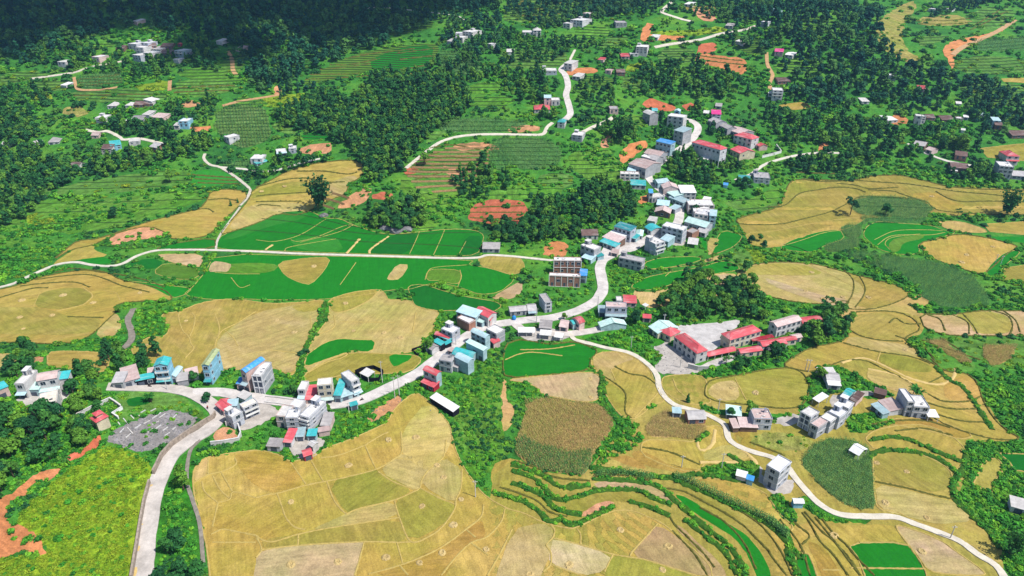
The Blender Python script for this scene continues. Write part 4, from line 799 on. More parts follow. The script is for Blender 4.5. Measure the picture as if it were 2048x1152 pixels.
h|1913,236,1926,237,1926,229|243|p|Fw|1||pinkish white house in the right hamlet
s|1927,234,1938,235,1938,229|240|w|Mw|1||white roof in the right hamlet
h|1986,241,2003,242,2003,229|255|t|Ml|2||turquoise roofed tall house at the right hamlet
o|1990,250,2006,251,2006,244|260|n|Gn|1||brown hut in front of the turquoise roofed house
o|1826,289,1850,293,1853,285|297|n|Gg|1||grey gable house along the right lane
s|1850,298,1864,302,1867,296|303|p|Gp|1||pinkish shed beside the right lane
o|1910,310,1935,313,1937,303|320|k|Gn|1||dark brown house with red front in the right grove
o|1900,335,1935,337,1932,327|347|n|Gn|1||large dark brown roof above the right paddies
s|1899,341,1914,342,1914,337|349|p|Mw|1||white lean-to in front of the large dark brown roof
h|1997,332,2024,333,2022,323|358|m|Fw|3|T|tall pale blue white house at the right edge
h|2014,312,2041,313,2040,303|330|w|Hr|2|ar|pink and white house with red roof at the right edge
s|2022,352,2055,352,2050,342|360|g|Gg|1||grey roof at the right edge below the tall house
h|1857,17,1870,18,1870,13|23|w|Fw|1||white house on the right ridge, left one
h|1892,17,1905,18,1905,13|23|w|Fw|1||white house on the right ridge, right one
h|255,87,272,88,271,81|100|m|Fw|3|s|left house of the top village cluster
h|281,85,295,86,295,79|97|m|Fw|2|s|upper right house of the top village cluster
h|270,94,286,95,285,87|108|w|Fw|3||middle house of the top village cluster
h|286,105,304,106,303,101|121|w|Fw|2|B|brightest white house of the top village cluster
h|264,109,280,111,279,104|121|m|Fw|2||lower left house of the top village cluster
o|230,97,248,97,246,90|104|n|Gn|1||brown roof left of the top village cluster
o|296,93,313,92,311,82|97|k|Gn|1||reddish brown roof behind the top village cluster
o|320,93,343,93,340,84|99|n|Gn|1||dark brown roof right of the reddish brown one
o|316,106,338,107,337,96|112|n|Gn|1||big dark brown roof in front of the top village
h|348,101,364,102,373,96|114|t|Fw|2|B|pale teal house on the right of the top village
h|365,104,380,104,379,98|112|g|Fg|1||grey house at the right end of the top village
s|354,88,361,88,361,82|94|R|gr|1||tiny red roof against the dark forest
h|114,123,130,124,128,117|134|w|Fw|1||white house among trees on the far left slope
h|183,113,197,114,196,107|124|p|Fw|2||pinkish house on the far left slope
h|213,212,232,212,238,204|219|w|Hw|1||white house left in the middle village
h|249,211,265,211,264,204|219|w|Hw|1||white hip roofed house of the middle village
o|266,210,286,210,284,203|216|n|Gn|1||long brown roof in the middle village
o|287,209,306,208,304,201|215|n|Gn|1||right hand brown roof in the middle village
s|303,203,321,198,318,194|206|w|Mw|1|x|white metal roof above the middle village
h|190,235,210,235,218,229|247|w|Fw|2|sB|white balconied house at the left of the middle village
o|181,271,197,271,192,258|278|p|Gp|1||greyish pink roof beside the village lane
s|250,241,259,241,258,233|245|w|Mw|1||small pale roof of the middle village
o|261,240,286,240,284,232|246|G|GG|1||long dark grey roof of the middle village
h|356,242,375,242,374,236|258|b|Fw|2||blue house with white roof on the orange terrace
s|346,251,358,251,358,245|260|w|Mw|1||white porch left of the blue terrace house
o|200,298,223,298,220,289|310|w|Gn|2||white walled house with brown roof in the lower hamlet
h|220,292,243,289,240,281|305|b|Mt|2||sky blue house with teal roof in the lower hamlet
h|257,283,279,281,279,275|294|w|Fw|2||plain white house in the lower hamlet
o|298,293,313,296,310,285|301|k|Gg|1||grey roofed house with a red wall in the lower hamlet
o|0,290,18,290,17,281|297|w|Gg|1||grey roofed house at the far left edge
s|95,285,118,284,116,276|291|w|Mg|1||grey and white shed on the far left
o|136,332,156,332,154,325|338|w|Gn|1||small hut in the left grove
h|447,272,457,275,469,267|283|w|Fw|1||white house with teal porch on the middle slope
h|500,317,523,317,520,309|329|w|Fw|1||white house with red earth behind on the paddy edge lane
s|513,328,541,321,536,316|334|t|Mt|1||teal awning roof in front of the lane house
h|553,305,573,303,571,295|316|w|Fw|1|al|white house with ice blue awning on the paddy edge lane
h|577,297,592,296,591,288|309|m|Fw|2|s|two storey white house at the end of the paddy edge lane
s|1653,763,1680,763,1673,744|772|w|Gg|1||farmhouse with wide grey roof by the round paddy
s|1656,771,1682,771,1680,763|778|w|Mw|1||white porch roof in front of the wide grey farmhouse roof
s|1638,746,1671,744,1665,735|752|w|Mw|1||white roof behind the wide grey farmhouse roof
k|1626,797,1639,806,1656,795|808|w|Mw|1||white canopy roof at the farm lane
u|1601,822,1622,833,1640,823|851|g|Fw|3|o|grey cement tower with white roof at the left of the farm row
u|1622,846,1637,855,1656,841|862|g|Fp|2||lower grey cement block in front of the tower
h|1640,833,1661,843,1678,832|856|g|Fw|2||grey cement house with white terrace in the farm row
h|1656,822,1679,833,1697,822|848|m|Fw|2|s|grey house with roof hut in the farm row
h|1671,806,1697,816,1710,805|829|m|Fw|2|s|pale house with stepped terrace in the farm row
s|1697,797,1712,803,1731,791|808|p|Mn|1|x|brownish roofed barn at the end of the farm row
s|1684,789,1698,796,1712,782|798|t|Gt|1||teal roof behind the farm row
s|1743,808,1765,830,1778,826|812|t|Ml|1||long pale blue roof left of the large grey house
s|1757,801,1779,824,1806,819|808|w|Mp|1||whitish roof with bricks on it left of the large grey house
h|1827,813,1857,813,1846,790|836|m|Fw|2||large grey house with broad white roof, main body
h|1815,803,1828,803,1813,777|833|m|Fw|3||tower wing of the large grey house
k|1856,834,1879,835,1870,821|839|w|Mw|1||white canopy right of the large grey house
s|1747,785,1772,791,1775,782|793|n|Mn|1|x|brown wooden pigsty behind the large grey house
s|1343,827,1361,825,1364,815|834|w|Ml|1||small white shed with ice blue roof by the white path
s|1376,840,1413,838,1405,819|849|k|Rg|1||brick red shed with grey arched roof by the white path
s|1449,830,1480,830,1485,814|836|G|Mm|1||mint roof between two trees at the path
s|1465,857,1478,855,1472,838|861|n|Mp|1|x|short brown lean-to at the path bend
s|1479,855,1516,855,1511,837|859|n|Mp|1|x|long brown low roof at the path bend
h|1508,837,1544,836,1537,816|855|m|Fp|2|T|bluish grey house with pink grey roof at the path bend
h|1527,928,1556,939,1590,924|966|m|Fw|3|q|square grey cement cube house with white roof standing alone
s|1587,1008,1608,1006,1605,995|1016|b|Rw|1|x|hut with white cover and blue tarpaulin skirt by the path
k|1697,900,1718,912,1736,898|907|G|Gw|1||white gabled roof in the corn field
s|1470,951,1493,956,1497,945|957|w|Mw|1|x|low white sheet roof on the grass by the cube house
s|1492,957,1507,961,1509,955|962|b|Mb|1|x|low blue tarpaulin roof on the grass by the cube house
s|2021,1013,2055,1021,2052,1001|1024|w|Mw|1||white and teal roof at the right edge
c|1344,672,1395,706,1420,700|690|w|Hr|2|q|long two storey school block with red hipped roof facing the yard
c|1461,681,1523,661,1504,648|696|c|Hr|2|q|cream school block with red hipped roof across the yard
c|1323,661,1342,676,1356,662|674|c|Hr|1||small cream school house with dark red roof
s|1297,653,1316,668,1357,655|664|c|Gm|1||cream hall with mint gable roof beside the school
k|1418,716,1470,699,1462,690|721|R|Gr|1||red roofed open walkway of the school
c|1483,710,1521,698,1515,688|716|c|Gr|1||short red roofed school room behind the bushes
c|1527,697,1569,684,1562,672|705|w|Gr|1||red roofed white school room with blue windows
c|1565,685,1591,677,1586,669|692|c|Gr|1||small dark red school roof at the right end
s|1588,679,1603,673,1596,665|686|p|Gp|1||pinkish hut at the end of the school row
k|1508,685,1545,672,1541,667|690|R|MR|1||thin dark red walkway roof beside the cream block
c|1556,656,1602,639,1586,628|672|w|Gp|2|q|white two storey block with pinkish grey roof behind the school
c|1607,651,1638,639,1632,627|658|p|Gr|1||red roofed house beside the round grove
T|177,836,192,845,219,832|843|c|Hr|1||small temple with tiered red roof in a walled yard
k|1285,610,1290,612,1292,608|614|w|Mw|1||tiny white awning by the trees left of the school
h|1233,601,1245,601,1244,592|610|w|Fw|1||small white house beside the bright red roof at the fork
s|1395,318,1412,322,1420,316|325|w|Mw|1||white lean-to at the foot of the stilted school
h|1508,354,1540,356,1538,345|366|m|Fg|2|s|grey house by the narrow path below the school
s|1478,363,1502,364,1500,354|369|t|Mt|1||teal roof beside the narrow path
s|1446,371,1456,372,1457,366|377|b|Rb|1|x|blue tarpaulin hut on orange earth
s|966,497,1001,499,1000,485|505|g|Gg|1||grey roofed house at the end of the straight path
s|302,98,320,99,318,94|103|w|Mw|1|x|long white roof behind the brown roofs of the top village
h|346,118,356,119,355,114|126|w|Fw|1|x|little white block below the pale teal house of the top village
s|264,42,273,43,273,38|47|p|Mw|1|x|lone pale hut high in the dark forest
s|431,82,443,83,443,79|86|w|Mw|1|x|pale roof at the forest edge right of the top village
s|893,82,905,83,904,77|89|g|Mg|1|x|grey roofs left of the far cluster in dark woods
s|1195,119,1207,120,1206,114|124|p|Mr|1|x|reddish roof among slim trees on the far hillside
s|1300,74,1316,75,1316,69|79|w|Mw|1||white shed under the orange cut of the far hillside
s|1450,51,1466,52,1465,45|57|g|Mg|1||grey shed at the bend of the far right lane
s|1470,82,1487,84,1486,76|88|w|Mw|1|x|whitish sheds at the edge of the upper woods
s|1368,8,1384,9,1384,3|13|w|Mw|1||white roof at the top edge above the far lane
s|1912,207,1924,208,1923,201|213|w|Mw|1|x|pale roof hidden in trees above the right hamlet
s|1958,230,1970,231,1969,225|235|w|Ml|1|x|pale blue roof at the back of the right hamlet
s|1922,260,1931,261,1931,255|265|w|Mw|1|x|tiny white roof below the right hamlet
o|2025,271,2062,271,2060,262|278|n|Gn|1||long brown roof at the far right edge
s|283,229,298,230,297,223|235|w|Mw|1|x|white roof next to the long dark grey roof
s|300,234,326,236,325,230|241|p|Mp|1|x|pinkish walled yard shed of the middle village
h|60,285,74,285,73,279|293|w|Fw|1||white house in the left woods
s|120,170,132,171,131,166|175|w|Mw|1|x|tiny pale roof above the grey green plots
s|470,97,484,98,483,93|102|p|Mp|1|x|pinkish hut on the dark mountain side
h|1210,140,1222,141,1221,135|147|p|Fp|1||pinkish house beside the slim trees
s|1300,500,1316,504,1320,497|507|w|Mw|1|x|white lean-to behind the white three storey house
s|1335,415,1350,419,1350,411|422|g|Ml|1||pale shed on the street edge below the awnings
s|1222,505,1236,508,1238,501|511|p|Mp|1||pinkish stall at the crossroads
s|1296,440,1312,444,1314,437|447|w|Mw|1|x|white roof among the street trees
s|1395,462,1412,468,1416,461|471|g|Mg|1||low grey shed in front of the mint hall
s|1405,400,1420,403,1422,397|407|w|Mw|1|x|white roof behind the unfinished pale frame block
s|1282,312,1298,316,1302,310|320|w|Mw|1|x|white sheet roof beside the old slate roof
s|895,700,905,705,912,699|706|p|Mp|1||pinkish kiosk at the street edge by the arched hall
s|700,812,716,807,714,803|814|t|Mt|1||teal kiosk awning on the main road
"""
WMESH={}
M_GLASS=plain('window_glass',(.03,.05,.07),.25,.3,2); M_FRAME=plain('window_frame',(.62,.64,.66),.6,.1,3); M_DARK=plain('door_and_bay_shade',(.10,.12,.16),.6,.4,2); M_SLAB=plain('slab_concrete',(.62,.60,.58),.9,.2,.6); M_STEEL=plain('tank_steel',(.6,.62,.65),.3,.1,1,.8); M_WHITE=plain('white_paint',(.80,.79,.77),.8,.18,.5)  # the dark door colour also paints the shade inside open bays
def window(parent,x,y,z,rz,w,h,near):
    k=(round(w,1),round(h,1))
    if k not in WMESH:
        W,Hh=k; a=MB(); f=.09
        for q in ((-W/2-f,-W/2,-Hh/2-f,Hh/2+f),(W/2,W/2+f,-Hh/2-f,Hh/2+f),(-W/2,W/2,Hh/2,Hh/2+f),(-W/2,W/2,-Hh/2-f,-Hh/2)): a.box(q[0],q[1],-.1,.05,q[2],q[3])
        a.box(-.03,.03,-.07,.05,-Hh/2,Hh/2); b=MB().box(-W/2,W/2,-.045,.05,-Hh/2,Hh/2)
        WMESH[k]=(a.mesh('window',M_FRAME),b.mesh('pane',M_GLASS))
    a,b=WMESH[k]; o=link(bpy.data.objects.new('window',a),parent); o.location=(x,y,z); o.rotation_euler=(0,0,rz); p=link(bpy.data.objects.new('pane',b),o)
def roof(parent,kind,mat,W,D,z,ov=.35,wall=None):
    """roof shell for a W x D footprint whose eaves are at height z"""
    w,d=W/2,D/2; mb=MB(); t=.14
    def shell(top,axis,half):
        bot=[(a,zz-t) for a,zz in top[::-1]]; mb.prism(top[::-1]+bot[::-1] if 0 else bot[::-1]+top[::-1],-half,half,axis)
    if kind=='G': r=min(d*.42,2.2); shell([(-d,z),(0,z+r),(d,z)],'x',w)
    elif kind=='g': r=min(w*.42,2.2); shell([(-w,z),(0,z+r),(w,z)],'y',d)
    elif kind=='M': shell([(-d,z),(d,z+min(D*.14,1.4))],'x',w)
    elif kind=='r': r=min(w*.5,1.5); shell([(-w+W*i/8,z+r*math.sin(math.pi*i/8)) for i in range(9)],'y',d)
    elif kind=='R': r=min(d*.5,1.8); shell([(-d+D*i/8,z+r*math.sin(math.pi*i/8)) for i in range(9)],'x',w)
    elif kind=='H':
        if W>=D: r=min(d*.5,2.6); a,b=(-w+d*.9,0),(w-d*.9,0)
        else: r=min(w*.5,2.6); a,b=(0,-d+w*.9),(0,d-w*.9)
        v=[(-w,-d,z),(w,-d,z),(w,d,z),(-w,d,z),(*a,z+r),(*b,z+r)]+[(-w,-d,z-t),(w,-d,z-t),(w,d,z-t),(-w,d,z-t)]
        q=[(0,1,5,4),(1,2,5),(2,3,4,5),(3,0,4)] if W>=D else [(0,1,4),(1,2,5,4),(2,3,5),(3,0,4,5)]
        mb.add(v,q+[(9,8,7,6),(0,6,7,1),(1,7,8,2),(2,8,9,3),(3,9,6,0)])
    o=mb.obj('roof',mat,parent)
    if kind in 'GHg':       # ridge capping
        c=MB(); e=.09
        if kind=='G': c.box(-w-.02,w+.02,-.18,.18,z+r-.06,z+r+e)
        elif kind=='g': c.box(-.18,.18,-d-.02,d+.02,z+r-.06,z+r+e)
        elif W>=D: c.box(a[0],b[0],-.15,.15,z+r-.06,z+r+e)
        else: c.box(-.15,.15,a[1],b[1],z+r-.06,z+r+e)
        c.obj('ridge_cap',mat,o)
    return o
def wallmat(k):
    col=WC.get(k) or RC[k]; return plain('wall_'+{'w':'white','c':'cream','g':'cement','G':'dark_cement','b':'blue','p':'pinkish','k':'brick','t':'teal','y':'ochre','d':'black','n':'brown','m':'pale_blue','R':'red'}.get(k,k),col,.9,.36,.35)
def roofmat(k): return sheet('roof_'+{'r':'red','R':'dark_red','t':'teal','T':'dark_teal','m':'mint','b':'blue','g':'grey','G':'dark_grey','w':'white','n':'brown','p':'pinkish','l':'ice_blue','o':'orange','M':'magenta','c':'cream','v':'olive','y':'sand'}[k],RC[k])
BOXES=[]; LABELS={}
def house(line):
    kind,cs,by,wk,rk,nf,op,label=line.split('|'); c=[float(q) for q in cs.split(',')]; A,B,C=(c[0],c[1]),(c[2],c[3]),(c[4],c[5]); nf=int(nf); by=float(by)
    G=ground([[A[0],by]])[0]; d=rays([A])[0]; t=G[1]/d[1]; Hh=CAMZ+t*d[2]-G[2]; Hh=max(Hh,(2.7 if G[1]<480 else 2.3) if kind in 'sk' else (3.1*min(nf,2) if G[1]<480 else 2.6+1.5*(min(nf,3)-1))); zt=G[2]+Hh
    def at(p): q=rays([p])[0]; s=(zt-CAMZ)/q[2]; return Vector((q[0]*s,q[1]*s))
    a,b,cc=at(A),at(B),at(C); ab=b-a; W=max(ab.length,2.8); u=ab/ab.length
    K=min((a,b),key=lambda q:abs((cc-q).dot(u))/((cc-q).length+1e-6)); side=cc-K; D=max(side.length,.5); v=side/D; n=Vector((-u.y,u.x)); n=n if n.dot(v)>0 else -n
    far=G[1]>520; cen0=(a+b)/2
    if not far:           # square the corner: share the error between both walls
        e=math.atan2(n.x*v.y-n.y*v.x,n.dot(v))*.5; e=max(-.35,min(.35,e)); ce,se=math.cos(e),math.sin(e); u=Vector((u.x*ce-u.y*se,u.x*se+u.y*ce)); n=Vector((n.x*ce-n.y*se,n.x*se+n.y*ce))
    D=min(max(D,2.6),45,1e9 if G[1]<480 else 1.35*W); cen=cen0+(side/2 if not far else n*D/2); rz=math.atan2(u.y,u.x)
    zs=[h1(*(cen+u*sx*W/2+n*sy*D/2)) for sx in(-1,1) for sy in(-1,1)]; z0=h1(*cen); Hh=zt-z0; dn=min(min(zs)-z0,0)-.6
    if Hh<2.2: z0=zt-2.3; Hh=2.3
    nm,cat=BK[kind]; root=empty(nm,(cen.x,cen.y,z0),rz); tag(root,label,cat); LABELS[label]=LABELS.get(label,0)+1; BOXES.append((cen.x,cen.y,rz,W,D)); house.log.append((label[:40],round(W,1),round(D,1),round(Hh,1),round(G[1])))
    rt,rcol=rk[0],rk[1]; ov=.0 if rt=='F' else .3; w,dd=W/2-ov,D/2-ov; wm=wallmat(wk); x0,x1,y0,y1=-w,w,-dd,dd
    if kind=='k':
        for i,(px,py) in enumerate([(x,y) for x in (np.linspace(x0,x1,max(2,int(W/4)+1))) for y in (y0,y1)]):
            MB().box(px-.1,px+.1,py-.1,py+.1,dn,Hh-.1 if rt!='F' else Hh).obj('post',M_SLAB,root)
        roof(root,rt,roofmat(rcol),W,D,Hh); return root
    st=Hh/nf; lift=st*.45 if 'P' in op else 0
    # walls
    mb=MB(); rr=0
    if rt=='G': rr=min(D/2*.42,2.2)*(dd/(D/2)); mb.prism([(y0,dn+lift),(y1,dn+lift),(y1,Hh-.1),(0,Hh+rr-.1),(y0,Hh-.1)],x0,x1,'x')
    elif rt=='g': rr=min(W/2*.42,2.2)*(w/(W/2)); mb.prism([(x0,dn+lift),(x1,dn+lift),(x1,Hh-.1),(0,Hh+rr-.1),(x0,Hh-.1)],y0,y1,'y')
    elif rt=='M': k=min(D*.14,1.4); mb.prism([(y0,dn+lift),(y1,dn+lift),(y1,Hh+k*.93-.12),(y0,Hh-.08)],x0,x1,'x')
    elif rt=='r': r=min(W/2*.5,1.5)*.93; mb.prism([(x0,dn+lift),(x1,dn+lift)]+[(x1-(x1-x0)*i/8,Hh-.12+r*math.sin(math.pi*i/8)) for i in range(9)],y0,y1,'y')
    elif rt=='R': r=min(D/2*.5,1.8)*.93; mb.prism([(y0,dn+lift),(y1,dn+lift)]+[(y1-(y1-y0)*i/8,Hh-.12+r*math.sin(math.pi*i/8)) for i in range(9)],x0,x1,'x')
    else: mb.box(x0,x1,y0,y1,dn if not lift else z0*0+st*.35,Hh-.12 if rt!='F' else Hh-.5)
    mb.obj('wall',wm,root)
    if lift:
        for px in np.linspace(x0+.3,x1-.3,10):
            for py in (y0+.2,y1-.2): MB().box(px-.18,px+.18,py-.18,py+.18,dn-1.5,st*.35).obj('pillar',M_WHITE,root)
    # roof
    if rt=='F':
        rm=plain('flat_roof_'+rcol,RC[rcol],.9,.3,.4); MB().box(x0-.12,x1+.12,y0-.12,y1+.12,Hh-.5,Hh-.36).obj('roof',rm,root)
        p=MB(); e=.13
        p.box(x0,x1,y0,y0+e,Hh-.36,Hh).box(x0,x1,y1-e,y1,Hh-.36,Hh).box(x0,x0+e,y0+e,y1-e,Hh-.36,Hh).box(x1-e,x1,y0+e,y1-e,Hh-.36,Hh); p.obj('parapet',wm,root)
        if 's' in op:
            tw,td=min(3,W*.5),min(3.4,D*.45); tz=1.9 if not far else 1.3; sx=x0+.15; sy=y1-.15-td
            tower=MB().box(sx,sx+tw,sy,sy+td,Hh-.36,Hh+tz).obj('stair_tower',wm,root); MB().box(sx-.2,sx+tw+.2,sy-.25,sy+td+.1,Hh+tz,Hh+tz+.12).obj('tower_roof',rm,tower)
            MB().box(sx+tw*.3,sx+tw*.3+.8,sy-.04,sy+.03,Hh-.36,Hh+tz-.5).obj('door',M_DARK,tower)
        if 'T' in op:
            tk=MB(); tk.cyl(w*.5,dd*.4,Hh+.2,Hh+1.5,.55,n=10); tk.box(w*.5-.5,w*.5+.5,dd*.4-.5,dd*.4+.5,Hh-.36,Hh+.2); tk.obj('water_tank',M_STEEL,root)
        if W*D>45 and not far:      # curing rods, boards and blocks left on the slab
            for _ in range(rnd.randint(3,6)):
                qx,qy=rnd.uniform(x0+.8,x1-.8),rnd.uniform(y0+.8,y1-.8); MB().box(qx-rnd.uniform(.2,.7),qx+rnd.uniform(.2,.7),qy-.25,qy+.25,Hh-.37,Hh-.36+rnd.uniform(.1,.5)).obj('block_stack',M_SLAB if rnd.random()<.6 else M_DARK,root)
    else:
        roof(root,rt,roofmat(rcol),W,D,Hh)
        if kind=='T': MB().box(-w*.5,w*.5,-dd*.5,dd*.5,Hh+.6,Hh+2).obj('upper_wall',wm,root); roof(root,'H',roofmat('r'),W*.62,D*.62,Hh+2)
    # floor slabs
    if nf>1:
        s=MB()
        for i in range(1,nf): s.box(x0-.1,x1+.1,y0-.1,y1+.1,i*st-.12,i*st+.1)
        s.obj('floor_slab',M_SLAB if wk in 'wmcgp' else wm,root)
    if 'f' in op or ('o' in op and kind=='u'):
        col=MB(); n=max(3,int(W/3.4)+1)
        for px in np.linspace(x0,x1,n):
            col.box(px-.2,px+.2,y0-.16,y0+.1,dn,Hh+.0)
        for i in range(nf+1): col.box(x0-.2,x1+.2,y0-.19,y0+.1,min(i*st,Hh-.3)-.12,min(i*st,Hh-.3)+.14)
        col.obj('frame',M_WHITE,root)
    # openings
    if 'x' not in op:
        ncol=max(1,int(W/(3.0 if not far else 3.6))); ncol=min(ncol,12 if 'P' in op else 9); ww=min(1.8,W/ncol*.56); wh=min(1.65,st*.54)
        for i in range(nf):
            zc=i*st+st*.55+ (st*.2 if lift else 0)*0
            for j in range(ncol):
                px=x0+(j+.5)*(x1-x0)/ncol
                if i==0 and not lift:
                    if j%2==0 or 'a' in op or 'o' in op:
                        dw=min(2.4 if ('a' in op or kind=='s') else 1.2,(x1-x0)/ncol*.75); MB().box(px-dw/2,px+dw/2,y0-.05,y0+.05,.05,min(st*.8,2.5)).obj('door',M_DARK,root); continue
                if 'o' in op: MB().box(px-ww*.9,px+ww*.9,y0-.05,y0+.05,zc-wh*.7,zc+wh*.6).obj('bay_shade_panel',M_DARK,root)  # dark panel on the wall, painted for the shade inside an open bay
                elif i==0 and lift: continue
                else: window(root,px,y0,zc,0,ww,wh,not far)
        ns=int(D/(4.2 if not far else 6)); ns=min(ns,5)
        if kind in 'hcu' and G[1]<620:
            for i in range(nf):
                for j in range(ns):
                    if rnd.random()<(.75 if 'q' in op or kind=='c' else .45):
                        py=y0+(j+.5)*(y1-y0)/ns; window(root,x1,py,i*st+st*.55,R(90),ww*.8,wh*.85,1)
                        if rnd.random()<.6: window(root,x0,py,i*st+st*.55,R(-90),ww*.8,wh*.85,1)
    i=op.find('a')
    if i>=0:
        ak=op[i+1] if i+1<len(op) and op[i+1] in 'tmlrb' else 'l'; zz=max(2.3,st*.95)
        aw=MB(); aw.prism([(y0-1.9,zz-.5),(y0-1.9,zz-.6),(y0,zz-.1),(y0,zz)][::-1],x0-.2,x1+.2,'x'); aw.obj('awning',roofmat(ak),root)
    if 'B' in op and nf>1:
        for i in range(1,nf):
            bl=MB(); zz=i*st; bl.box(x0+.1,x1-.1,y0-1.1,y0-.1,zz-.08,zz+.05).box(x0+.1,x1-.1,y0-1.1,y0-1.02,zz+.05,zz+.85).box(x0+.1,x0+.18,y0-1.02,y0-.1,zz+.05,zz+.85).box(x1-.18,x1-.1,y0-1.02,y0-.1,zz+.05,zz+.85); bl.obj('balcony',M_WHITE,root)
    return root
house.log=[]
for _l in BUILD.strip().split('\n'): house(_l)
# ---------------- vegetation ----------------
def quadcloud(v,f,c,nrm,size,rg,fold=.25):
    """append bent leaf-clump quads at centres c facing nrm"""
    n=len(c); nrm=nrm+rg.normal(0,.55,nrm.shape); nrm/=np.linalg.norm(nrm,axis=1)[:,None]+1e-9
    r=rg.normal(0,1,(n,3)); a=np.cross(nrm,r); a/=np.linalg.norm(a,axis=1)[:,None]+1e-9; b=np.cross(nrm,a); s=size*rg.uniform(.6,1.35,n)[:,None]
    q=[c-a*s-b*s*.6,c+a*s-b*s*.7,c+a*s*.8+b*s*.7,c-a*s*.9+b*s*.6]; mid=c+nrm*s*fold
    base=len(v)
    for i in range(n):
        k=base+5*i; v+= [tuple(q[0][i]),tuple(q[1][i]),tuple(q[2][i]),tuple(q[3][i]),tuple(mid[i])]; f+=[(k,k+1,k+4),(k+1,k+2,k+4),(k+2,k+3,k+4),(k+3,k,k+4)]
def lobes_mesh(name,mat,lobes,per,size,seed,core=True):
    rg=np.random.default_rng(seed); v=[];f=[]
    for x,y,z,r,rz in lobes:
        n=max(6,int(per*r*r)); d=rg.normal(0,1,(n,3)); d/=np.linalg.norm(d,axis=1)[:,None]; d[:,2]=np.where(d[:,2]<-.35,-d[:,2],d[:,2])
        rad=r*rg.uniform(.72,1.08,n)[:,None]; c=np.array([x,y,z])+d*rad*np.array([1,1,rz]); quadcloud(v,f,c,d+np.array([0,0,.35]),size,rg)
    me=bpy.data.meshes.new(name); me.from_pydata(v,[],f); me.materials.append(mat); me.update(); return me
def tree_lobes(kind,rg):
    L=[]
    if kind=='round':
        n=rg.integers(7,11)
        for i in range(n):
            a=rg.uniform(0,6.28); rr=rg.uniform(.3,2.3); L.append((rr*math.cos(a),rr*math.sin(a),rg.uniform(3.6,6.9)-.35*rr,rg.uniform(1.1,1.9),.8))
        L.append((0,0,6.6,1.7,.8))
    elif kind=='tall':
        for i in range(9): a=rg.uniform(0,6.28); z=2.6+i*.8; rr=rg.uniform(.2,1.3)*(1-i*.05); L.append((rr*math.cos(a),rr*math.sin(a),z,1.5-.07*i,.95))
    elif kind=='open':
        for i in range(8): a=i*2.4; rr=rg.uniform(1.2,2.8); L.append((rr*math.cos(a),rr*math.sin(a),rg.uniform(4.2,7.2),rg.uniform(.8,1.25),.65))
    elif kind=='cone':
        for i in range(8): L.append((rg.normal(0,.15),rg.normal(0,.15),1.6+i*.95,1.45*(1-i/8.6)+.15,.6))
    return L
def trunk_mesh(name,kind,seed):
    mb=MB(); rg=random.Random(seed); h={'round':5.2,'tall':7.5,'open':5.2,'cone':8}[kind]
    mb.cyl(0,0,-1.2,h*.55,.26,.19,7); mb.cyl(0,0,h*.55,h,.19,.09,6)
    if kind!='cone':
        for i in range(5):
            a=i*1.3+rg.random(); z=h*rg.uniform(.45,.8); L=rg.uniform(1.2,2.2); dx,dy=math.cos(a)*L,math.sin(a)*L
            v=[(.09*math.cos(q)*1,.09*math.sin(q),z) for q in (0,2.1,4.2)]+[(dx+.04*math.cos(q),dy+.04*math.sin(q),z+L*.75) for q in (0,2.1,4.2)]
            mb.add(v,[(0,1,4,3),(1,2,5,4),(2,0,3,5)])
    return mb.mesh(name,M_BARK)
TK=['round','round','round','tall','open','cone','round','tall']
CROWN=[lobes_mesh('crown',M_LEAF,tree_lobes(k,np.random.default_rng(50+i)),26 if k!='cone' else 34,.42,80+i) for i,k in enumerate(TK)]
TRUNK=[trunk_mesh('trunk',k,i) for i,k in enumerate(TK)]
def bamboo(seed):
    rg=np.random.default_rng(seed); v=[];f=[]; st=MB()
    for i in range(26):
        a=rg.uniform(0,6.28); lean=rg.uniform(.5,3.2); h=rg.uniform(6,10.5); b=rg.uniform(.1,.9); p=[]
        for t in np.linspace(0,1,7): r=b+lean*t**2.2; p.append((r*math.cos(a),r*math.sin(a),h*(t-.16*t**3*lean/2)))
        p=np.array(p)
        for q0,q1 in zip(p[:-1],p[1:]):
            st.add([(q0[0]-.05,q0[1],q0[2]),(q0[0]+.05,q0[1],q0[2]),(q1[0]+.04,q1[1],q1[2]),(q1[0]-.04,q1[1],q1[2])],[(0,1,2,3)])
        k=rg.integers(2,7,26); c=p[k]+rg.normal(0,.42,(26,3)); quadcloud(v,f,c,rg.normal(0,1,(26,3))+np.array([0,0,.6]),.34,rg)
    me=bpy.data.meshes.new('foliage'); me.from_pydata(v,[],f); me.materials.append(M_LEAF); return me,st.mesh('culms',plain('bamboo_culm',(.16,.2,.06),.7,.3,2))
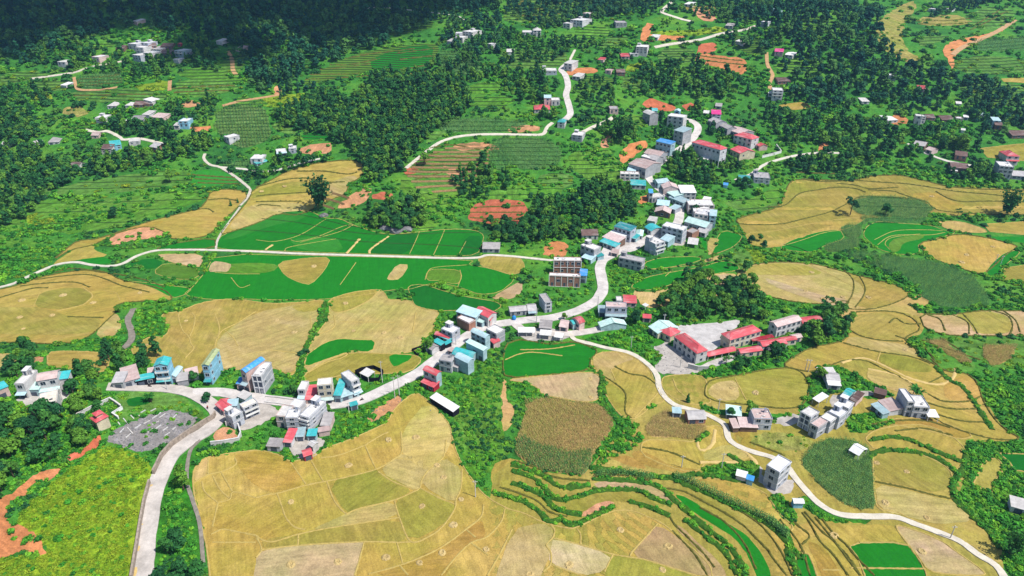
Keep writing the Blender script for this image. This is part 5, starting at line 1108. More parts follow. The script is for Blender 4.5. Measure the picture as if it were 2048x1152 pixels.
def palm(seed):
    """banana-like clump: big arching leaf blades"""
    rg=random.Random(seed); mb=MB(); tr=MB()
    for s in range(6):
        ox,oy=rg.uniform(-1.3,1.3),rg.uniform(-1.3,1.3); h=rg.uniform(2.2,4); tr.cyl(ox,oy,-.5,h,.18,.1,6)
        for i in range(8):
            a=rg.uniform(0,6.28); L=rg.uniform(2,3.2); wd=.42; up=rg.uniform(.6,2); pts=[]
            for t in (0,.33,.66,1): pts.append((ox+math.cos(a)*L*t,oy+math.sin(a)*L*t,h+up*math.sin(2.4*t)))
            nx,ny=-math.sin(a),math.cos(a)
            for (q,w0),(r,w1) in zip(zip(pts[:-1],(.12,wd,wd)),zip(pts[1:],(wd,wd,.1))): mb.add([(q[0]-nx*w0,q[1]-ny*w0,q[2]),(q[0]+nx*w0,q[1]+ny*w0,q[2]),(r[0]+nx*w1,r[1]+ny*w1,r[2]),(r[0]-nx*w1,r[1]-ny*w1,r[2])],[(0,1,2,3)])
    return mb.mesh('fronds',M_BUSH),tr.mesh('stem',M_BARK)
BAM=[bamboo(1),bamboo(2)]; PALM=[palm(1),palm(2)]
# instanced ground cover: meshes kept in collections that only the node trees use
def variants(name,meshes):
    c=bpy.data.collections.new(name)
    for i,m in enumerate(meshes): c.objects.link(bpy.data.objects.new('%s_%02d'%(name,i),m))
    return c
def bush(seed,mat,per=30,size=.3,flat=.75,n=4):
    rg=np.random.default_rng(seed); L=[(rg.uniform(-.6,.6),rg.uniform(-.6,.6),rg.uniform(.1,.5),rg.uniform(.55,.95),flat) for _ in range(n)]
    return lobes_mesh('bush',mat,L,per,size,seed)
def corn(seed,mat):
    rg=random.Random(seed); mb=MB(); mb.add([(-.04,0,0),(.04,0,0),(.02,0,2),(-.02,0,2)],[(0,1,2,3)])
    for i in range(8):
        a=i*2.5+rg.random(); z=.35+i*.2; L=rg.uniform(.55,.9); c,s=math.cos(a),math.sin(a); wd=.09
        p=[(0,z,.05),(L*.5,z+.32,wd),(L,z+.05,.03)]
        for (r0,z0,w0),(r1,z1,w1) in zip(p[:-1],p[1:]): mb.add([(r0*c-s*w0,r0*s+c*w0,z0),(r0*c+s*w0,r0*s-c*w0,z0),(r1*c+s*w1,r1*s-c*w1,z1),(r1*c-s*w1,r1*s+c*w1,z1)],[(0,1,2,3)])
    return mb.mesh('corn',mat)
def merged_tree(i,mat):
    L=tree_lobes(TK[i],np.random.default_rng(50+i)); me=lobes_mesh('forest_tree',mat,L,13,.62,180+i); return me
VC={'bush':variants('bush',[bush(i,M_BUSH) for i in range(5)]),'dark':variants('dark',[bush(20+i,M_LEAF,30,.32,.8,5) for i in range(5)]),'lime':variants('lime',[bush(40+i,M_LIME,34,.2,.42,5) for i in range(5)]),
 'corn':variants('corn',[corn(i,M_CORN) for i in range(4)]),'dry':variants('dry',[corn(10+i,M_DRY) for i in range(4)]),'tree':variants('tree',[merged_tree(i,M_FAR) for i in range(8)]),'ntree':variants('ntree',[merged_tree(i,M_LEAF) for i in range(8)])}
def scatter(name,pts,scale,vc,label,cat):
    if not len(pts): return
    me=bpy.data.meshes.new(name); me.from_pydata(pts.tolist(),[],[])
    for nm,ty,dat in (('scl','FLOAT',scale),('rot','FLOAT',nr.uniform(0,6.28,len(pts))),('var','INT',nr.integers(0,len(VC[vc].objects),len(pts)))):
        a=me.attributes.new(nm,ty,'POINT'); a.data.foreach_set('value',dat.astype(np.int32 if ty=='INT' else np.float32))
    o=link(bpy.data.objects.new(name,me)); tag(o,label,cat,kind='stuff')
    g=bpy.data.node_groups.new(name,'GeometryNodeTree'); g.interface.new_socket('Geometry',in_out='INPUT',socket_type='NodeSocketGeometry'); g.interface.new_socket('Geometry',in_out='OUTPUT',socket_type='NodeSocketGeometry')
    n=g.nodes.new; gi=n('NodeGroupInput'); go=n('NodeGroupOutput'); ip=n('GeometryNodeInstanceOnPoints'); ci=n('GeometryNodeCollectionInfo'); ci.inputs[0].default_value=VC[vc]; ci.inputs['Separate Children'].default_value=True; ci.inputs['Reset Children'].default_value=True
    def at(nm,ty): q=n('GeometryNodeInputNamedAttribute'); q.data_type=ty; q.inputs[0].default_value=nm; return q.outputs[0]
    cx=n('ShaderNodeCombineXYZ'); l=g.links.new; l(at('rot','FLOAT'),cx.inputs[2]); l(gi.outputs[0],ip.inputs['Points']); l(ci.outputs[0],ip.inputs['Instance']); ip.inputs['Pick Instance'].default_value=True
    l(at('var','INT'),ip.inputs['Instance Index']); l(cx.outputs[0],ip.inputs['Rotation']); l(at('scl','FLOAT'),ip.inputs['Scale']); l(ip.outputs[0],go.inputs[0])
    o.modifiers.new('scatter','NODES').node_group=g; return o
def clear_of(p,margin=1.5,roads=True):
    """keep points off buildings, roads and paths"""
    ok=np.ones(len(p),bool)
    for x,y,rz,W,D in BOXES:
        dx,dy=p[:,0]-x,p[:,1]-y; near=np.abs(dx)+np.abs(dy)<(W+D)*1.2+margin*3
        if near.any():
            c,s=math.cos(rz),math.sin(rz); a=dx*c+dy*s; b=-dx*s+dy*c; ok&=~((np.abs(a)<W/2+margin)&(np.abs(b)<D/2+margin))
    if roads:
        for k,l in ALL_LINES:
            if k in('road','path'): ok&=seg_dist(p[:,:2],l)>(4.3 if k=='road' else 2.2)+margin*.6
    return ok
# groves: kind | spacing m | crown scale range | label | outline
GROVES="""
round|5.0|.85,1.25|big dark broadleaf tree in the grove above the red earth band|-60,835 60,812 140,812 190,848 185,882 140,912 110,932 60,945 0,985 -60,1000
round|5.5|.7,1.1|leafy tree around the houses at the far left|140,745 215,745 222,800 190,840 140,800;20,700 60,690 80,750 20,760
round|6.5|.8,1.2|bushy tree on the slope between the main road and the paddies|320,1075 350,1050 400,1085 425,1152 400,1200 300,1200;345,930 368,925 372,985 350,1000
tall|6|.8,1.2|tall dark tree behind the blue roofed roadside houses|205,700 250,695 255,745 210,750;275,700 320,705 320,740 275,740;150,735 200,740 195,765 150,765
round|4.6|.8,1.2|leafy tree in the dense grove behind the school yard|1315,610 1340,590 1370,562 1400,552 1440,570 1512,570 1522,610 1500,640 1450,640 1400,632 1330,645
round|5|.85,1.2|rounded tree in the grove at the right end of the school|1595,690 1612,660 1645,640 1640,622 1690,620 1700,650 1690,682 1640,692
round|4.6|.55,.95|small tree on the green bank below the school|1430,735 1500,705 1600,690 1570,720 1480,745;1215,665 1240,640 1260,650;1255,650 1282,625 1285,650
round|4.2|.75,1.15|broadleaf tree in the central hill wood|700,205 760,150 860,150 925,165 945,215 905,245 865,270 832,305 800,345 745,372 722,330 690,290 620,262 560,262 552,232 640,185
round|4.4|.7,1.1|tree of the dark wood left of the winding main street|1140,395 1200,358 1260,385 1278,432 1225,447 1150,452;980,452 1100,442 1168,455 1150,480 1060,492 990,482;1060,400 1130,395 1140,440 1060,440
round|4.6|.75,1.1|tree of the dark grove right of the winding main street|1335,325 1372,305 1420,325 1432,368 1385,372 1340,350;1430,315 1490,310 1485,350 1440,345;1470,370 1510,360 1500,385
round|4.4|.85,1.3|shrubby tree on the rounded bushy hillock beside the green paddies|735,460 745,425 790,405 840,400 855,430 850,458 800,467
round|6.5|.45,.8|small tree squeezed between the roadside houses|1400,452 1425,440 1440,460 1425,475;1180,440 1215,440 1210,458 1180,455;875,645 890,638 895,655 880,662;915,655 940,648 945,662 925,668;1000,640 1012,645 1010,655;555,790 600,770 600,790 565,795;1285,445 1310,430 1320,447 1300,452;1225,640 1250,628 1270,640;1395,520 1440,515 1490,535 1470,545;1480,490 1520,470 1530,500
tall|5.5|.7,1.05|slim tree on the terraced central hill|905,360 930,330 945,400 920,410;955,310 980,310 985,380 960,390;1000,340 1020,340 1030,385 1005,390;930,330 960,340 985,400 950,410
round|5|.7,1.1|tree between the scattered houses of the lower left village|170,330 300,300 420,270 430,300 330,330 250,345 190,360;560,320 640,310 660,325 600,340 540,355 480,358;200,240 330,250 360,290 300,290 220,265
round|5|.7,1.1|tree on the wooded slope at the left edge|-60,330 60,310 150,330 170,360 90,390 60,440 -60,470;-60,200 60,230 90,280 80,310 -60,320
round|5|.7,1.1|tree in the wooded gap below the right hand school|1570,300 1640,310 1720,290 1760,330 1700,345 1580,350;1880,335 2000,340 2048,360 1960,370 1900,365
"""
FOREST="""
ntree|6.5|.5,1.2|130,100 180,95 200,140 140,140;205,110 250,100 250,150 200,150;250,122 330,125 345,155 270,160;385,105 430,110 440,145 395,140;330,205 380,200 380,235 340,235;205,245 345,245 345,275 260,272;235,215 290,218 280,228 240,226;160,285 200,285 200,320 150,325;300,295 360,290 370,325 310,325;1170,235 1230,240 1215,262 1190,262;1060,225 1120,222 1110,240 1070,240;1420,268 1460,262 1465,295 1440,290;1405,245 1420,245 1445,265 1420,268;1300,235 1340,240 1345,290 1300,275;1360,215 1400,215 1400,238 1372,238;1200,110 1260,115 1240,135 1200,135
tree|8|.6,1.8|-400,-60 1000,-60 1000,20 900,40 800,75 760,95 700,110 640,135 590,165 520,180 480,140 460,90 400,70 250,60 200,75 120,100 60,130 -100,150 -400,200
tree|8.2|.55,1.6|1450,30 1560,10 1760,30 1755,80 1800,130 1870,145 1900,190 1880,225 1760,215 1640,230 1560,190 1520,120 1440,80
ntree|7.6|.55,1.5|1280,130 1400,130 1480,155 1500,190 1420,200 1330,195 1250,190;1530,225 1640,235 1760,255 1860,255 1960,300 1900,325 1800,320 1700,300 1580,295 1520,250
tree|6.5|.7,1.15|1900,150 2000,170 2060,250 2060,280 1960,270 1920,210;1850,40 1890,10 2000,0 1960,15;1850,-20 2048,-20 2000,10
ntree|7|.6,1.3|1000,150 1080,140 1120,180 1060,215 1010,190;850,130 960,120 1010,150 960,165 870,165
tree|6.5|.7,1.1|540,150 590,165 640,180 560,200 500,175;1020,60 1180,50 1300,10 1300,-20 1180,-20 1170,20 1060,60;900,40 1010,30 1000,110 930,120 880,90
ntree|8|.6,1.3|2056,100 2110,120 2110,360 2056,350;2060,1060 2110,1040 2110,1190 2056,1190;-45,330 -100,340 -100,460 -45,440;-45,840 -110,830 -110,1000 -45,1000
ntree|6.5|.6,1|60,110 110,90 200,95 240,120 140,140 60,125;300,75 420,80 430,120 330,130 290,120;1140,160 1230,165 1230,225 1150,215;1000,60 1130,80 1220,90 1100,125 1000,130
ntree|6.5|.6,1|0,180 60,170 120,190 60,230 0,230;400,190 440,200 420,255 390,240;1190,260 1260,240 1280,280 1220,300
tree|7|.7,1.1|1000,20 1050,50 1180,40 1350,30 1330,-30 1100,-40;1380,30 1450,45 1540,30 1540,-30 1350,-40
"""
def cell_points(poly_px,sp):
    w2=ground(poly_px)[:,:2]; lo,hi=w2.min(0),w2.max(0); gx,gy=np.meshgrid(np.arange(lo[0],hi[0],sp),np.arange(lo[1],hi[1],sp)); p=np.stack([gx.ravel(),gy.ravel()],1)+nr.uniform(-.42,.42,(gx.size,2))*sp
    p=p[inside(p,w2)]; return p
def plant_thing(name,label,cat,group,parts,x,y,sc,rz):
    r=empty(name,(x,y,h1(x,y)-.1),rz); r.scale=(sc,sc,sc*rnd.uniform(.9,1.15)); tag(r,label,cat,group)
    for nm,me in parts: link(bpy.data.objects.new(nm,me),r)
    return r
def build_trees():
    T=[]
    for ln in GROVES.strip().split('\n'):
        k,sp,sr,lb,pl=ln.split('|'); a,b=map(float,sr.split(','))
        for q in pl.split(';'):
            for x,y in cell_points(P(q),float(sp)*1.12): T.append((x,y,k,a,b,lb))
    xy=np.array([(t[0],t[1]) for t in T]); ok=clear_of(xy,1.8); T=[t for t,o in zip(T,ok) if o]; T.sort(key=lambda t:t[1])
    for x,y,k,a,b,lb in T[:290]:
        i=rnd.choice([j for j,q in enumerate(TK) if q==k or (k=='round' and q in('open','round'))]); plant_thing('tree',lb,'tree',lb.split(' ',1)[1][:60],[('trunk',TRUNK[i]),('crown',CROWN[i])],x,y,rnd.uniform(a,b),rnd.uniform(0,6.28))
    rest=T[290:]
    if rest: p=np.array([(t[0],t[1],h1(t[0],t[1])-.3) for t in rest]); scatter('woodland',p,np.array([rnd.uniform(t[3],t[4]) for t in rest]),'ntree','mass of broadleaf trees covering the middle hills','woodland')
    for kind in('tree','ntree'):
        pts=[];sc=[]
        for ln in FOREST.strip().split('\n'):
            k,sp,sr,pl=ln.split('|'); a,b=map(float,sr.split(','))
            if k!=kind: continue
            for q in pl.split(';'): p=cell_points(PX(q),float(sp)); pts.append(p); sc.append(nr.uniform(a,b,len(p)))
        p=np.concatenate(pts); s=np.concatenate(sc); ok=clear_of(p,2.5); p,s=p[ok],s[ok]
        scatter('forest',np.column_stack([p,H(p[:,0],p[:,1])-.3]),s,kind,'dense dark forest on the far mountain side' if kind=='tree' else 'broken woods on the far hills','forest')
build_trees()
SINGLES="""tree|1700,430|1.4|lone tree with bare trunk standing at the right hand corn patch|open
tree|1770,432|1.1|dark round tree right of the lone bare trunked tree|round
tree|1490,545|.85|round dark tree at the corner of the green paddies|round
tree|1915,432|.6|thin small tree on the green verge of the right paddies|open
tree|1935,434|.5|thinner half bare sapling on the green verge of the right paddies|open
tree|230,435|.95|dark tree alone on the bright green slope|round
tree|340,365|1|dark tree at the top of the grey green plot|round
tree|462,412|.5|slim dark sapling by the narrow path|cone
tree|476,406|.4|smaller sapling beside the slim dark one|cone
tree|1390,430|.9|street tree in front of the wide pale roofed house|round
tree|1496,833|.85|dark tree between the mint roof and the bluish grey house|round
tree|1459,836|.55|small round tree in front of the mint roof|round
tree|1637,760|.8|dark tree left of the wide grey farmhouse roof|round
tree|416,805|.55|round tree at the road junction|round
tree|388,765|.6|round tree in front of the white patched roof|round
tree|860,705|.75|tree at the corner of the paddy beside the street|round
tree|1128,640|.45|small dark tree in the middle of the street|round
tree|1272,648|.8|dark tree right of the wide blue and grey house|round
tree|655,822|.45|small bright tree on the street corner|round
tree|1225,200|.9|tall dark tree alone on the green slope|tall
tree|1375,805|.5|thin tree on the verge of the white path|cone
tree|1640,655|.0|x|round
tree|1380,645|.7|bright green tree in the school yard|round
tree|1415,640|.75|yellowish tree in the school yard|round
tree|1525,640|.7|tree at the back of the cream school block|round
tree|1552,668|.6|dark green tree in front of the white two storey block|round
tree|368,980|1.0|dark tree leaning over the main road|tall
tree|740,420|.8|pale dusty tree at the foot of the hillock|tall
tree|850,330|1.05|large dark tree at the lower end of the hill wood|round
tree|238,625|.5|bushy tree at the start of the dirt track|round
bamboo|640,420|2.3|feathery dark bamboo clump beside the green paddies|
bamboo|2010,432|1.9|tall bamboo clump at the right end of the green verge|
bamboo|1240,287|1.9|large bamboo clump left of the main street|
bamboo|1255,265|1.1|second bamboo clump above the large one|
bamboo|1880,300|1.1|bamboo clump in the right grove|
bamboo|1920,300|1.2|drooping bamboo clump beside the yellow paddy on the right|
bamboo|2020,1110|.9|bamboo clump at the lower right edge|
banana|1830,795|.8|banana clump behind the large grey house|
banana|680,845|.0|x|
banana|1515,390|.9|banana clump below the narrow path|
banana|300,805|.7|banana clump in the green garden plot|
"""
for _l in SINGLES.strip().split('\n'):
    _k,_p,_s,_lb,*_q=_l.split('|')
    if float(_s)<=0: continue
    _g=ground(P(_p))[0]
    if _k=='tree': _i=rnd.choice([j for j,q in enumerate(TK) if q==_q[0]]); plant_thing('tree',_lb,'tree',None,[('trunk',TRUNK[_i]),('crown',CROWN[_i])],_g[0],_g[1],float(_s)*1.15,rnd.uniform(0,6))
    else: _m=(BAM if _k=='bamboo' else PALM)[rnd.randint(0,1)]; plant_thing('bamboo_clump' if _k=='bamboo' else 'banana_clump',_lb,'bamboo' if _k=='bamboo' else 'banana plant',None,[(_m[1].name.split('.')[0],_m[1]),(_m[0].name.split('.')[0],_m[0])],_g[0],_g[1],float(_s)*1.2,rnd.uniform(0,6))
def build_cover():
    """undergrowth wherever the photograph shows no field, yard or road"""
    gx,gy=np.meshgrid(np.arange(-80,2130,7.0),np.arange(-10,1175,6.0)); px=np.stack([gx.ravel(),gy.ravel()],1)+nr.uniform(-3.2,3.2,(gx.size,2))
    gx,gy=np.meshgrid(np.arange(-560,2620,11.0),np.arange(-20,1330,9.0)); p2=np.stack([gx.ravel(),gy.ravel()],1)+nr.uniform(-5,5,(gx.size,2)); px=np.concatenate([px,p2[(p2[:,0]<-80)|(p2[:,0]>2130)|(p2[:,1]>1175)]])
    code=np.zeros(len(px),int)          # 0 wild, 1 bare/crop, 2 lime, 3 bush
    for k,pl in MASK: ins=inside(px,pl); code[ins]=2 if k=='L' else 3 if k in 'Vl' else 4 if k in 'tq' else 5 if k=='Q' else 6 if k in 'SsR' else 1
    g=ground(px); sc=np.where(nr.random(len(g))<.08,1.6,1)*.95*(np.hypot(g[:,0],g[:,1])/250)**.75; wet=np.sin(g[:,0]/19+np.sin(g[:,1]/27)*2)*np.sin(g[:,1]/23+1.3)+nr.normal(0,.45,len(g))
    ok=clear_of(g,.8)
    for c,vc,keep in ((0,'bush',wet>np.where(g[:,1]>500,.3,-.05)),(0,'lime',wet>np.where(g[:,1]>500,1.2,.75)),(0,'dark',wet<np.where(g[:,1]>500,-.7,-.95)),(2,'lime',nr.random(len(g))<.85),(2,'bush',nr.random(len(g))<.07),(3,'bush',wet>np.where(g[:,1]>400,.45,-.55)),(3,'dark',(wet<-.9)&(g[:,1]<400)),(4,'lime',nr.random(len(g))<.12),(4,'bush',nr.random(len(g))<.1),(5,'bush',nr.random(len(g))<.08),(6,'bush',nr.random(len(g))<np.where(g[:,1]<330,.03,.12))):
        m=(code==c)&ok&keep; s=sc[m]*nr.uniform(.55,1.25,m.sum())*(.8 if vc=='lime' else 1)
        scatter({'bush':'undergrowth','dark':'thicket','lime':'weeds'}[vc],np.column_stack([g[m][:,:2],H(g[m][:,0],g[m][:,1])-.1]),s,vc,{'bush':'green undergrowth covering banks and slopes','dark':'dark thickets on the slopes','lime':'bright weeds on the open slopes'}[vc],'undergrowth')
    # plants along the overgrown terrace banks
    P2=[]
    for k,l in ALL_LINES:
        if k=='B':
            d=np.hypot(*np.diff(l,axis=0).T); s=np.concatenate([[0],np.cumsum(d)]); q=np.arange(0,s[-1],1.1); P2.append(np.stack([np.interp(q,s,l[:,0]),np.interp(q,s,l[:,1])],1)+nr.normal(0,.55,(len(q),2)))
    p=np.concatenate(P2); scatter('bank_plants',np.column_stack([p,H(p[:,0],p[:,1])+.2]),nr.uniform(.45,1.05,len(p)),'bush','leafy plants along the terrace banks','plants')
build_cover()
def build_corn():
    for kk,vc,lb in (('Kk','corn','rows of green corn plants'),('C','dry','rows of dry brown corn plants')):
        pts=[]
        for k,pl in MASK:
            if k not in kk: continue
            w2=ground(pl)[:,:2]; dist=np.median(w2[:,1]); a=(.75 if vc=='dry' else .9)*max(1,dist/330)**1.3; lo,hi=w2.min(0)-5,w2.max(0)+5; c,s=math.cos(.35),math.sin(.35); m=(lo+hi)/2; L=np.hypot(*(hi-lo))/2
            gx,gy=np.meshgrid(np.arange(-L,L,a*1.25),np.arange(-L,L,a*.8)); q=np.stack([gx.ravel()*c-gy.ravel()*s,gx.ravel()*s+gy.ravel()*c],1)+m+nr.normal(0,.12*a,(gx.size,2)); q=q[inside(q,w2)]; q=q[clear_of(q,.5)]; pts.append(np.column_stack([q,H(q[:,0],q[:,1])+.05,np.full(len(q),max(1,(dist/330)**.9))]))
        p=np.concatenate(pts); scatter('corn_plants',p[:,:3],p[:,3]*nr.uniform(.8,1.2,len(p))*(.62 if vc=='dry' else .8),vc,lb,'corn')
    hedge=[P('1350,957 1374,964 1424,989 1474,1012 1536,1044 1575,1078'),P('1194,952 1250,950 1306,960'),P('1536,1045 1575,1075')]; q=[]
    for l in hedge:
        g=ground(catmull(l,4))[:,:2]; s=np.concatenate([[0],np.cumsum(np.hypot(*np.diff(g,axis=0).T))])
        for o in (-.6,.3,1.1): t=np.arange(0,s[-1],.75); q.append(np.stack([np.interp(t,s,g[:,0])+o*.4,np.interp(t,s,g[:,1])+o],1))
    q=np.concatenate(q); scatter('corn_hedge',np.column_stack([q,H(q[:,0],q[:,1])+.2]),nr.uniform(1,1.35,len(q)),'corn','dark green hedge of corn along the terrace','corn')
build_corn()
# ---------------- walls, fences, poles, straw, rocks, riders ----------------
def wall_thing(name,label,cat,pts,h,th,mat,off_h=0,closed=False,cap=None):
    g=ground(P(pts))[:,:2]
    if closed: g=np.concatenate([g,g[:1]])
    z0=float(H(*g.mean(0))); r=empty(name,(*g.mean(0),z0)); tag(r,label,cat); mb=MB(); cp=MB(); c=g.mean(0)
    for a,b in zip(g[:-1],g[1:]):
        L=np.hypot(*(b-a)); n=max(1,int(L/4)); t=(b-a)/L; q=np.array([-t[1],t[0]])*th/2
        for i in range(n):
            p0=a+(b-a)*i/n-c-(t*th*.4 if i==0 else 0); p1=a+(b-a)*(i+1)/n-c; za=float(H(*(p0+c)))-z0; zb=float(H(*(p1+c)))-z0
            for m,lo0,hi0,w in ((mb,-.6,h,1.0),(cp,h,h+.14,1.5)):
                if m is cp and not cap: continue
                v=[(*(p0-q*w),za+lo0),(*(p0+q*w),za+lo0),(*(p1+q*w),zb+lo0),(*(p1-q*w),zb+lo0)]+[(*(p0-q*w),za+hi0),(*(p0+q*w),za+hi0),(*(p1+q*w),zb+hi0),(*(p1-q*w),zb+hi0)]
                m.add(v,[(0,1,2,3),(7,6,5,4),(0,4,5,1),(1,5,6,2),(2,6,7,3),(3,7,4,0)])
    mb.obj('wall_body',mat,r)
    if cap: cp.obj('coping',cap,r)
    return r
M_STONE=plain('stone_wall',(.40,.33,.27),.95,.45,.9); M_NET=plain('black_netting',(.012,.012,.02),.8,.3,2); M_CEM=plain('cement_render',(.58,.56,.54),.9,.25,.5); M_ROCK=plain('grey_rock',(.24,.235,.24),.95,.5,.5)
for a in (('retaining_wall','long stone retaining wall on the uphill side of the main road','wall','431,832 428,838 405,852 380,868 345,893 325,915 308,950',2.6,.7,M_STONE),
 ('retaining_wall','stone and earth embankment wall along the bottom stretch of the road','wall','300,968 290,1005 282,1050 274,1100 264,1160',2.2,.7,M_STONE),
 ('boundary_wall','white wall round the bare plot below the road junction','wall','423,892 450,889 478,884 483,872 478,856 464,848 452,852',2.2,.35,M_CEM),
 ('boundary_wall','pale wall round the temple yard','wall','153,836 187,818 221,802 232,809 243,817',1.8,.4,M_CEM),
 ('boundary_wall','low white wall of the temple yard on its road side','wall','245,819 226,831 238,839',1.5,.4,M_WHITE),
 ('boundary_wall','grey block wall at the foot of the school','wall','1376,736 1395,741 1416,741',2.4,.35,M_CEM),
 ('boundary_wall','white wall below the upper school grove','wall','1524,316 1545,311 1562,306 1552,293',2,.35,M_WHITE),
 ('net_fence','black net fence round the white roofed pen','fence','711,748 724,742 748,738 767,747 757,763 736,764',2.2,.12,M_NET)):
    wall_thing(*a,closed=a[0]=='net_fence',cap=M_SLAB if a[0]=='boundary_wall' else None)
wall_thing('net_fence','little black net fence beside the road market','fence','824,702 848,694 846,706 835,712',1.4,.12,M_NET,closed=True)
def walls_in_rocks():
    S="234,842 240,850;247,838 256,848;262,832 268,838;275,830 284,836;282,826 291,821;300,824 312,818;319,836 331,828;345,838 355,828;288,848 300,842;305,850 318,843;312,858 322,851;330,872 340,866;240,866 248,858;252,876 262,868;270,858 282,850;296,866 306,858;326,862 336,855;255,856 266,868;305,838 322,826;345,860 352,855"
    for i,s in enumerate(S.split(';')): wall_thing('stone_terrace_wall','low pale stone wall dividing the grey rocky yard','wall',s,.4,.35,M_CEM)['group']='low walls of the grey rocky yard'
walls_in_rocks()
def rock_mesh(seed,n=1):
    rg=np.random.default_rng(seed); import bmesh; bm=bmesh.new(); bmesh.ops.create_icosphere(bm,subdivisions=2,radius=1)
    ph=rg.uniform(0,6.28,6)
    for v in bm.verts: c=v.co; k=1+.22*math.sin(3*c.x+ph[0])*math.sin(4*c.y+ph[1])+.15*math.sin(7*c.z+ph[2])*math.sin(6*c.x+ph[3])+rg.normal(0,.05); v.co=Vector((c.x*k,c.y*k,c.z*k*.7))
    me=bpy.data.meshes.new('rock'); bm.to_mesh(me); bm.free(); me.materials.append(M_ROCK); return me
ROCK=[rock_mesh(i) for i in range(4)]
VC['rock']=variants('rock',ROCK)
def rubble():
    poly=P('205,880 240,855 270,840 330,820 375,825 397,840 385,860 340,885 290,905 255,897'); p=cell_points(poly,.95); p=p[nr.random(len(p))<.8]
    scatter('rubble',np.column_stack([p,H(p[:,0],p[:,1])]),nr.uniform(.12,.5,len(p)),'rock','grey loose stones of the rocky yard','stones')
    q=np.concatenate([cell_points(P(s),1.6) for s in ('1300,690 1335,680 1345,690 1395,732 1405,745 1330,752 1305,735 1325,715','715,832 760,812 795,790 806,800 790,815 735,845','850,812 862,812 880,835 860,832')]); q=q[clear_of(q,.6)]; q=q[nr.random(len(q))<.5]
    scatter('building_stones',np.column_stack([q,H(q[:,0],q[:,1])]),nr.uniform(.1,.42,len(q)),'rock','building stones and rubble heaps','stones')
rubble()
for i,(p,s,lb) in enumerate((('790,462',3.6,'grey cliff rock at the foot of the bushy hillock'),('770,458',2.6,'smaller grey rock left of the cliff rock'),('815,460',2.8,'grey rock right of the cliff rock'),('648,432',2.2,'pale rock under the bamboo clump'))):
    g=ground(P(p))[0]; o=link(bpy.data.objects.new('rock',ROCK[i])); o.location=(g[0],g[1],g[2]+.4); o.scale=(s*1.5,s,s*1.1); tag(o,lb,'rock')
# hay: rings of threshed straw left on the stubble
def straw_mesh(seed):
    rg=np.random.default_rng(seed); v=[];f=[]; n=22; prof=[(0,.12),(.35,.1),(.62,.42),(.85,.34),(1.12,.0)]
    for r,z in prof: v+= [(r*(1+rg.normal(0,.09))*math.cos(6.2832*i/n),r*(1+rg.normal(0,.09))*math.sin(6.2832*i/n),z+abs(rg.normal(0,.08))*(z>0)) for i in range(n)]
    f=[tuple(range(n))]+[(k*n+i,(k+1)*n+i,(k+1)*n+(i+1)%n,k*n+(i+1)%n) for k in range(len(prof)-1) for i in range(n)]
    me=bpy.data.meshes.new('straw'); me.from_pydata(v,[],f); me.materials.append(plain('threshed_straw',(.52,.39,.17),.95,.3,2.2)); return me
STRAW=[straw_mesh(i) for i in range(4)]
for i,s in enumerate("582,1004 697,931 777,880 832,875 844,1013 922,999 907,1050 887,955 874,931 582,1129 676,1124 772,1115 839,1126 884,1106 972,1099 1241,1060 1336,1093 1325,1140 1138,1130 1059,1149 1813,944 1771,1006 1753,926 1853,1036 1843,1103 1667,1071 127,591 40,635 47,658 105,631 280,586 44,601 186,606 372,642 292,691 589,665 707,662 768,666 691,607 801,676 554,641 1464,777 1511,786 1180,758 1181,795 1925,772 1810,700 1611,582 1646,598 1686,595 1736,595 1623,545 1923,525 1933,510 1985,494 1863,393 628,533 614,372 569,373 523,383".split()):
    g=ground(P(s))[0]; o=link(bpy.data.objects.new('straw_heap',STRAW[i%4])); k=rnd.uniform(.85,1.35)*(1 if g[1]<330 else 1.2); o.location=(g[0],g[1],g[2]+.12); o.scale=(k*1.15,k,k*.8); o.rotation_euler=(0,0,rnd.uniform(0,6)); tag(o,'pale ring of threshed straw on a harvested paddy','straw heap','straw rings on the harvested paddies')
# utility poles
def pole(base,top,label):
    g=ground(P(base))[0]; d=rays(P(top))[0]; hgt=min(max(CAMZ+g[1]/d[1]*d[2]-g[2],6),13); r=empty('utility_pole',(g[0],g[1],g[2])); tag(r,label,'pole')
    MB().cyl(0,0,-.5,hgt,.2,.13,8).obj('pole_shaft',M_SLAB,r); c=MB(); c.box(-.9,.9,-.06,.06,hgt-.7,hgt-.56); 
    for x in(-.8,0,.8): c.cyl(x,0,hgt-.56,hgt-.3,.05,.05,6)
    c.obj('crossarm',M_SLAB,r)
for b,t,l in (('765,765','763,722','tall utility pole beside the black net pen'),('790,797','787,754','left pole of the pair standing on the road edge'),('799,792','796,750','right pole of the pair standing on the road edge'),('699,830','697,805','utility pole below the teal shops'),('335,780','333,760','pole in front of the sky blue house'),('125,800','119,775','thin pole in the paved yard at the far left'),('951,994','951,961','pole at the edge of the large paddy by the corn slope'),('1443,936','1446,906','dark pole on the grass near the cube house'),('1436,822','1436,797','pole at the rim of the round paddy'),('1363,935','1361,912','pole standing in the pale paddy'),('1195,620','1195,592','pole at the road fork'),('1073,645','1073,616','pole in the middle of the street'),('1262,695','1262,672','pole on the bushy slope by the white path'),('1610,742','1615,718','left of two thin poles in the stubble field'),('1616,744','1622,719','right of two thin poles in the stubble field'),('1990,527','1995,508','left of two thin poles on the right hand paddy'),('2001,529','2005,511','right of two thin poles on the right hand paddy'),('1900,1077','1903,1056','pole beside the white path at the lower right'),('1327,655','1326,628','pole beside the mint gabled school hall'),('1360,735','1360,712','pole in the stony school construction yard'),('912,690','912,668','pole on the street beside the teal market roofs')): pole(b,t,l)
